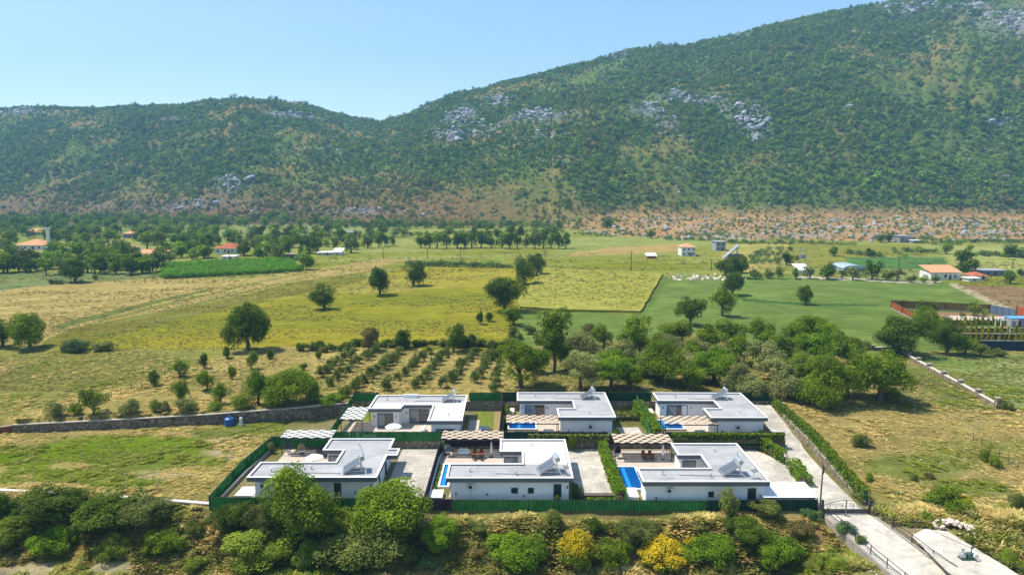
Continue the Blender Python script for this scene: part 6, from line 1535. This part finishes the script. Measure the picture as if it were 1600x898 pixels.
# ------------------------------------------------------------------ far buildings
M_TILE = mat('orange_roof_tiles', col(222,166,138,.75), .9, .1, var=.15, scale=1.2); M_TILER = mat('red_roof_tiles', col(186,112,90,.75), .9, .1, var=.15, scale=1.2)
M_PLW = mat('white_plaster', (.70,.68,.64), .9, .1); M_PLG = mat('grey_block', (.30,.31,.33), .9, .1, var=.2); M_CREAMW = mat('cream_plaster', (.60,.52,.42), .9, .1)
M_STONEH = mat('stone_masonry', (.28,.26,.26), .9, .1, var=.3, scale=1); M_WHR = mat('white_sheet_roof', (.78,.78,.78), .6, .2)
def house(u, vb, wp, hp_, dp, roof, mw, mr, label, rz=0, name='house', wins=3, cat='house', grp='houses of the valley'):
    x, y = g(u, vb, 2.1); m_ = mpp(x, y, 2.1); W = wp*m_; Hh = hp_*m_; D_ = dp
    t = empty(name, (0,0,0), label, cat, grp)
    mb = MB(); mb.box(-W/2, W/2, 0, D_, -.3, Hh); mb.build('wall', mw, t)
    e = .5
    if roof == 'hip':
        mb = MB(); mb.add([(-W/2-e,-e,Hh+.01),(W/2+e,-e,Hh+.01),(W/2+e,D_+e,Hh+.01),(-W/2-e,D_+e,Hh+.01),(-W/2+D_/2,D_/2,Hh+D_*.2),(W/2-D_/2,D_/2,Hh+D_*.2)] if W > D_ else [(-W/2-e,-e,Hh+.01),(W/2+e,-e,Hh+.01),(W/2+e,D_+e,Hh+.01),(-W/2-e,D_+e,Hh+.01),(-.1,D_/2,Hh+W*.25),(.1,D_/2,Hh+W*.25)],
            [(0,3,2,1),(0,1,5,4),(1,2,5),(2,3,4,5),(3,0,4)]); mb.build('roof', mr, t)
    elif roof == 'shed':
        mb = MB(); mb.add([(-W/2-e,-e,Hh+.05),(W/2+e,-e,Hh+.05),(W/2+e,D_+e,Hh+D_*.28),(-W/2-e,D_+e,Hh+D_*.28),(-W/2-e,-e,Hh+.2),(W/2+e,-e,Hh+.2),(W/2+e,D_+e,Hh+D_*.28+.15),(-W/2-e,D_+e,Hh+D_*.28+.15)], [(0,3,2,1),(4,5,6,7),(0,1,5,4),(1,2,6,5),(2,3,7,6),(3,0,4,7)]); mb.build('roof', mr, t)
    elif roof == 'dome':
        mb = MB(); n = 12; vs = []; 
        for yy in (-e, D_+e): vs += [(W/2*1.05*math.cos(math.pi*i/n), yy, Hh+W*.14*math.sin(math.pi*i/n)) for i in range(n+1)]
        mb.add(vs, [(i, i+1, n+2+i, n+1+i) for i in range(n)]+[tuple(range(n+1)), tuple(range(n+1, 2*n+2))[::-1]]); mb.build('roof', mr, t)
    else:
        mb = MB(); mb.box(-W/2-e, W/2+e, -e, D_+e, Hh+.002, Hh+.3); mb.build('roof', mr, t)
    nf = 2 if Hh > 5 else 1
    for f in range(nf):
        for i in range(wins):
            cx = -W/2+W*(i+.5)/wins; zb_ = f*Hh/nf+Hh/nf*.3
            mb = MB(); mb.box(cx-.5, cx+.5, -.06, -.002, zb_, zb_+Hh/nf*.42); mb.build('window', M_GLASS, t)
    mb = MB(); mb.box(-W/2+W*.66-.45+W/wins*.2*0, -W/2+W*.66+.45, -.08, -.003, 0, 2.0)
    if wins > 1: mb.build('door', M_WOOD, t)
    t.location = (x, y, 2.1); t.rotation_euler = (0, 0, rz)
    return t, W, Hh, m_
house(1477,437,46,11,8,'shed',M_PLW,M_TILE,'white house with an orange tiled roof at the end of the white field road',0)
t, W_, H_, m_ = house(1076,400,22,14,9,'hip',M_PLW,M_TILE,'two storey white house with a salmon roof and columned balcony across the fields',.0,wins=3)
mb = MB(); mb.box(-W_/2-.2,W_/2-2,-1.8,-.07,H_*.48,H_*.48+.2); b_ = mb.build('balcony', M_PLW, t)
for q in (-W_/2, -W_/2+3, W_/2-2.3): mb = MB(); mb.bar((q,-1.6,0),(q,-1.6,H_*.98),.3); mb.build('column', M_PLW, t)
house(1126,392,15,14,9,'flat',M_PLG,M_PLG,'square grey flat roofed house beside the white two storey house',0,wins=2)
t = empty('sloping_slab', (0,0,0), 'long grey slab structure rising to the right next to the grey flat roofed house', 'slab'); x, y = g(1132,405,2.1)
mb = MB(); mb.add([(0,0,.2),(9,4,6.5),(9,8,6.5),(0,4,.2),(0,0,.9),(9,4,7.3),(9,8,7.3),(0,4,.9)], [(0,3,2,1),(4,5,6,7),(0,1,5,4),(1,2,6,5),(2,3,7,6),(3,0,4,7)]); mb.build('deck', M_PLG, t)
for q in (4, 8.5): mb = MB(); mb.bar((q,q*.45+2,0),(q,q*.45+2,q*.7),.5); mb.build('support', M_PLG, t)
t.location = (x, y, 2.1)
house(1150,404,22,5,6,'flat',M_PLG,M_DSTEEL,'low dark roofed shed under the grey slab structure',0,'shed',2,'shed')
house(1018,404,14,4,4,'shed',M_TILER,M_WHR,'small brick red shed with a pale roof alone in the far field',0,'shed',1,'shed')
house(1415,379,20,10,9,'flat',M_STONEH,M_PLG,'grey stone house on the stony ground below the hill',0,wins=2)
house(1432,380,12,4,6,'flat',M_STONEH,M_WHR,'low stone outbuilding right of the grey stone house',0,'shed',1,'shed')
house(1335,424,34,5,12,'dome',M_PLG,mat('polytunnel', (.34,.42,.48), .4),'grey blue domed polytunnel among the road trees',0,'polytunnel',1,'polytunnel')
house(1532,437,22,6,7,'hip',M_PLW,M_TILER,'low white house with a red roof right of the orange roofed house',0,wins=2)
house(1522,440,16,5,4,'flat',M_PLW,M_WHR,'small white shed before the red roofed low house',0,'shed',1,'shed')
house(1549,431,44,8,6,'flat',mat('slate_panels',(.18,.21,.25),.7),M_PLG,'long slate grey barn at the right edge of the valley',0,'barn',4,'barn')
house(1257,428,18,6,7,'shed',M_PLW,M_WHR,'low white roofed shed by the transformer poles',0,'shed',1,'shed')
# village
house(45,390,44,7,16,'hip',M_PLW,M_TILE,'large hall with a salmon hipped roof beside the minaret',0,wins=4)
house(27,396,16,4,6,'flat',M_PLW,M_CREAMW,'small cream annex left of the salmon roofed hall',0,wins=1)
house(200,372,15,7,8,'hip',M_PLG,M_TILE,'upper village house with a pinkish hipped roof',0,wins=2)
house(56,367,26,4,9,'shed',M_PLW,M_TILE,'farthest village house with a pale orange roof, above the hall',.1,wins=3)
house(163,372,10,4,7,'hip',M_PLW,M_TILE,'tiny salmon roof peeping from the village wood',0,wins=1)
house(200,392,16,5,8,'hip',M_PLW,M_TILE,'village house with a small salmon hipped roof in the middle of the wood',0,wins=2)
house(245,400,20,6,9,'hip',M_PLW,M_TILE,'village house with an orange roof, right one of the adjoining pair',0,wins=2)
house(224,402,22,4,8,'shed',M_CREAMW,M_TILE,'village house with an orange roof, left one of the adjoining pair',0,wins=2)
house(352,396,34,8,13,'hip',M_PLW,M_TILER,'village house with the red brown hipped roof, largest at the right',0,wins=3)
house(356,405,20,4,6,'flat',M_PLW,M_WHR,'low white roofed annex below the red brown roof',0,'shed',2,'shed')
house(103,397,12,4,6,'flat',M_CREAMW,M_PLW,'little cream house half hidden in the village wood',0,wins=1)
house(135,402,12,4,6,'flat',M_PLW,M_WHR,'little white house half hidden in the village wood',0,wins=1)
house(508,399,24,4,8,'flat',M_PLW,M_WHR,'long white roofed stable at the right rim of the village wood',0,'shed',3,'shed')
house(527,399,13,5,6,'shed',M_PLW,M_WHR,'white shed right of the long stable',0,'shed',1,'shed')
house(456,407,20,9,6,'flat',mat('weathered_boards',(.20,.15,.12),.9,.05,var=.35),mat('old_thatch',(.22,.18,.15),.95),'ruined brown barn standing before the village wood',0,'barn',1,'barn')
house(540,368,24,5,10,'flat',M_CREAMW,M_PLG,'cream house with a flat grey roof beyond the village wood',0,wins=3)
house(443,367,22,4,8,'flat',M_PLW,mat('ochre_roof',(.5,.36,.14),.8),'low house with an ochre roof at the far field',0,wins=2)
x, y = g(78,396,2.1); t = empty('minaret', (x,y,2.1), 'slender pale minaret of the village mosque with a dark pointed cap', 'minaret')
mb = MB(); mb.lathe((x,y,2.1), [(1.5,0),(1.5,4),(.95,5),(.9,13.2)], 16); mb.build('shaft', mat('pale_pink_stone', (.80,.70,.68), .9), t)
mb = MB(); mb.lathe((x,y,2.1), [(.9,13.2),(1.5,14.2),(1.5,15.2),(1.4,15.2),(1.4,14.4),(.85,14.4)], 16); mb.build('balcony', M_PLW, t)
mb = MB(); mb.lathe((x,y,2.1), [(.8,14.4),(.8,16.6),(.02,20.5)], 16); mb.build('spire', mat('lead_grey', (.08,.12,.16), .6), t)
# power poles
def pole(u, vb, vt, label, arm=1.2):
    x, y = g(u, vb, 2.1); h_ = (vb-vt)*mpp(x, y, 2.1)*1.02
    t = empty('power_pole', (x,y,2.1), label, 'power pole', 'power poles across the fields')
    mb = MB(); mb.bar((x,y,1.8),(x,y,2.1+h_),.42,seg=8,w2=.26); mb.build('shaft', M_POLE, t)
    mb = MB(); mb.bar((x-arm,y-.15,1.6+h_),(x+arm,y-.15,1.6+h_),.16); mb.build('crossarm', M_POLE, t); return (x, y, 1.7+h_)
pl = [pole(599,404,388,'power pole at the left, before the rim of the village'), pole(668,404,388,'slim power pole in the pale field left of centre'), pole(720,415,386,'tall power pole in the middle of the far field'), pole(725,398,383,'short power pole just behind the tall middle one'), pole(852,405,391,'power pole behind the yellow field cluster of trees'), pole(986,422,392,'tall power pole right of the yellow field cluster'), pole(1111,423,405,'power pole near the white boulder heap'), pole(1404,420,400,'slim power pole in the green far patch'), pole(1582,420,404,'power pole at the right picture side')]
for (i, j, l) in ((0,2,'power line sagging from the left pole to the tall middle pole'),(2,5,'power line from the tall middle pole to the pole right of the cluster')):
    a = Vector(pl[i]); b = Vector(pl[j]); mb = MB(); pr = None
    for k in range(17):
        q = k/16; p = a+(b-a)*q-Vector((0,0,2.2*4*q*(1-q)))
        if pr: mb.bar(pr, p, .06)
        pr = p
    tag(mb.build('power_line', M_DSTEEL), l, 'power line')
x, y = g(1253,418,2.1); t = empty('transformer_poles', (x,y,2.1), 'pair of poles carrying a transformer beside the white shed', 'transformer')
for q in (-1.4, 1.4): mb = MB(); mb.bar((x+q,y,1.9),(x+q,y,11.5),.4,seg=8); mb.build('pole', M_STEEL, t)
mb = MB(); mb.box(x-1.2,x+1.2,y-.7,y+.7,6.5,8.3); mb.build('transformer', M_PLG, t); mb = MB(); mb.bar((x-2,y,10.8),(x+2,y,10.8),.25); mb.build('crossarm', M_STEEL, t)
# access road cable across the lower right
mb = MB(); pr = None
for k in range(25):
    q = k/24; p = Vector((38.3,80,6.0)).lerp(Vector((54,58,3.0)), q)-Vector((0,0,1.4*4*q*(1-q)))
    if pr: mb.bar(pr, p, .035)
    pr = p
tag(mb.build('overhead_cable', M_IRON), 'thin black cable hanging from the pole across the access road', 'cable')
# ------------------------------------------------------------------ walled garden at the right
M_BRF = mat('brown_fence_boards', col(150,92,66,.8), .85, .1, var=.2, scale=2)
def boardfence(pts, h_, m, label, step, pil=None):
    t = empty('board_fence', (pts[0][0], pts[0][1], 2.1), label, 'fence', 'fences of the walled garden')
    mb = MB()
    for i in range(len(pts)-1):
        a = Vector(pts[i]); b = Vector(pts[i+1]); n = int((b-a).length/.45)
        for k in range(n):
            p = a+(b-a)*(k/n); q = a+(b-a)*((k+.86)/n); mb.bar((p.x,p.y,2.4+(h_-.3)/2),(q.x,q.y,2.4+(h_-.3)/2),.06,h_-.3)
    mb.build('boards', m, t); n_ = 0
    for i in range(len(pts)-1):
        a = Vector(pts[i]); b = Vector(pts[i+1]); n = max(1, int((b-a).length/step))
        for k in range(n+1):
            if n_ >= 95: break
            p = a+(b-a)*(k/n); mb = MB(); mb.bar((p.x,p.y,1.9),(p.x,p.y,2.2+h_),.22); mb.build('post', pil or m, t); n_ += 1
    mb = MB()
    for i in range(len(pts)-1): mb.bar((*pts[i],2.2),(*pts[i+1],2.2),.3,.5)
    mb.build('plinth', M_MORTAR, t)
gx = lambda u, v: g(u, v, 2.1)
boardfence([gx(1392,482), gx(1455,484), gx(1545,489)], 2.6, mat('dark_brown_boards', col(118,76,60,.8), .9, .05), 'dark brown board fence along the back of the walled garden', 3.2)
boardfence([gx(1392,482), gx(1410,491), gx(1430,502)], 2.2, M_BRF, 'orange brown slatted fence on the left side of the walled garden', 1.5, mat('orange_post', col(196,116,72,.8), .85))
t = empty('panel_fence', (0,0,0), 'slate blue sheet fence behind the garden shed', 'fence', 'fences of the walled garden'); a = gx(1546,489); b = gx(1586,497)
mb = MB(); mb.bar((a[0],a[1],3.4),(b[0],b[1],3.4),.1,2.6); mb.build('sheeting', mat('slate_blue_sheet', (.10,.14,.20), .7), t)
for q in np.linspace(0,1,5): mb = MB(); mb.bar((a[0]+(b[0]-a[0])*q,a[1]+(b[1]-a[1])*q-.12,1.9),(a[0]+(b[0]-a[0])*q,a[1]+(b[1]-a[1])*q-.12,4.9),.14); mb.build('post', M_DSTEEL, t)
t = empty('panel_fence', (0,0,0), 'rust orange panel at the right end of the slate blue fence', 'fence', 'fences of the walled garden'); a = gx(1587,494); b = gx(1625,500)
mb = MB(); mb.bar((a[0],a[1],3.6),(b[0],b[1],3.6),.1,3.0); mb.build('sheeting', mat('rust_orange', col(190,104,66,.8), .8), t)
mb = MB(); mb.bar((a[0],a[1]-.1,1.9),(a[0],a[1]-.1,5.3),.16); mb.build('post', M_DSTEEL, t)
def gsheet(name, pts, z, m): return poly_sheet(name, [gx(*p) for p in pts], z, m)
gsheet('garden_soil', [(1398,484),(1546,491),(1640,500),(1660,556),(1500,545),(1432,503)], 2.16, mat('garden_earth', col(150,118,92,.7), .95, .05, var=.2))
gsheet('garden_path', [(1470,493),(1560,495),(1600,498),(1600,504),(1500,503)], 2.2, M_PAVE)
for i, (u0, v0, u1, v1, hh) in enumerate([(1488,507,1592,508,1.3),(1500,519,1640,520,1.2),(1500,532,1640,533,1.8)]):
    a = gx(u0,v0); b = gx(u1,v1)
    stonewall([a,b], [(1.9,2.1+hh)]*2, .4, 'red brown terrace wall of the walled garden, %s from the back' % ordn(i), m=mat('red_brown_planks', col(112,66,50,.8), .9, .05), cope=M_MORTAR, cz=.06, name='terrace_wall', grp='terrace walls of the walled garden')
a = gx(1530,548); b = gx(1640,549)
stonewall([a,b], [(1.9,4.6)]*2, .3, 'blue black screen along the front of the walled garden', m=mat('blue_black_screen', (.02,.035,.05), .8), cope=M_MORTAR, cz=.02, name='screen_wall', grp='terrace walls of the walled garden')
for r, (v, u0, u1, lb) in enumerate([(509,1494,1584,'behind the back terrace wall'),(521,1504,1636,'behind the middle terrace wall'),(528,1508,1630,'between the middle and front terrace walls'),(537,1516,1630,'before the front terrace wall')]):
    n = 14
    for k in range(n):
        u = u0+(u1-u0)*k/(n-1)+random.uniform(-1.5,1.5); x, y = gx(u, v)
        plant(x, y, 2.1, random.uniform(1.1,1.7), random.uniform(2.0,3.2), 'thuja', 'cone', 'far', 'thuja', 'yellow green thuja %s, %s from the left' % (lb, ordn(k)), 'thujas of the walled garden', .02, 'thuja', bushy=True)
for lb, u, v, w_, h_, kd in [('small palm like tree at the left of the garden',1440,488,3.2,4.0,'broad'),('yellow green shrub in the left garden corner',1411,482,2.4,2.8,'light'),('light green shrub in the middle of the garden',1458,484,2.6,3.0,'light'),('loose green tree near the garden path',1521,494,3.4,4.6,'light'),('small shrub beside the garden path',1538,496,2.0,2.8,'light'),('grey agave like shrub in the garden',1425,492,3.0,1.8,'olive'),('round shrub left of the garden path',1503,497,2.2,1.8,'grey')]:
    x, y = gx(u, v); plant(x, y, 2.1, w_, h_, kd, 'round', 'far', 'shrub', lb, 'shrubs of the walled garden', .1)
x, y = gx(1592,512); t = empty('garden_shed', (x,y,2.1), 'small garden shed with a bright blue roof at the right edge', 'shed')
mb = MB(); mb.box(x-2,x+4,y,y+3,2,4.6); mb.build('wall', M_PLG, t); mb = MB(); mb.box(x-2.3,x+4.3,y-.4,y+3.4,4.602,4.8); mb.build('roof', mat('blue_roof', (.12,.32,.62), .5), t); mb = MB(); mb.box(x-.5,x+.5,y-.05,y-.002,2.1,4.1); mb.build('door', M_FRAME, t)
x, y = gx(1576,514); t = empty('garden_pergola', (x,y,2.1), 'white timber pergola frame beside the blue roofed shed', 'pergola')
mb = MB(); mb.box(x-2.4,x+2.4,y-.1,y+.1,4.4,4.6); mb.box(x-2.4,x+2.4,y+2.0,y+2.2,4.4,4.6); mb.build('beam', M_PLW, t)
for q in (-2.2, 2.2):
    for p in (0, 2.1): mb = MB(); mb.bar((x+q,y+p,2),(x+q,y+p,4.4),.18); mb.build('post', M_PLW, t)
x, y = gx(1577,528); parasol(x, y, 2.1, 'closed white parasol in the walled garden', False)
# ------------------------------------------------------------------ air
mb = MB(); mb.box(-3600, 3700, -620, 3100, -9, 640)
hm_ = bpy.data.materials.new('haze_air'); hm_.use_nodes = True; t = hm_.node_tree; t.nodes.clear()
out = t.nodes.new('ShaderNodeOutputMaterial'); pv = t.nodes.new('ShaderNodeVolumePrincipled')
pv.inputs['Color'].default_value = (.27, .66, 1.0, 1); pv.inputs['Density'].default_value = 0.00019; pv.inputs['Anisotropy'].default_value = 0.0
t.links.new(pv.outputs[0], out.inputs['Volume'])
hz = mb.build('haze', hm_); hz['kind'] = 'stuff'; hz['label'] = 'thin blue haze in the air of the valley, thickest towards the far hills'
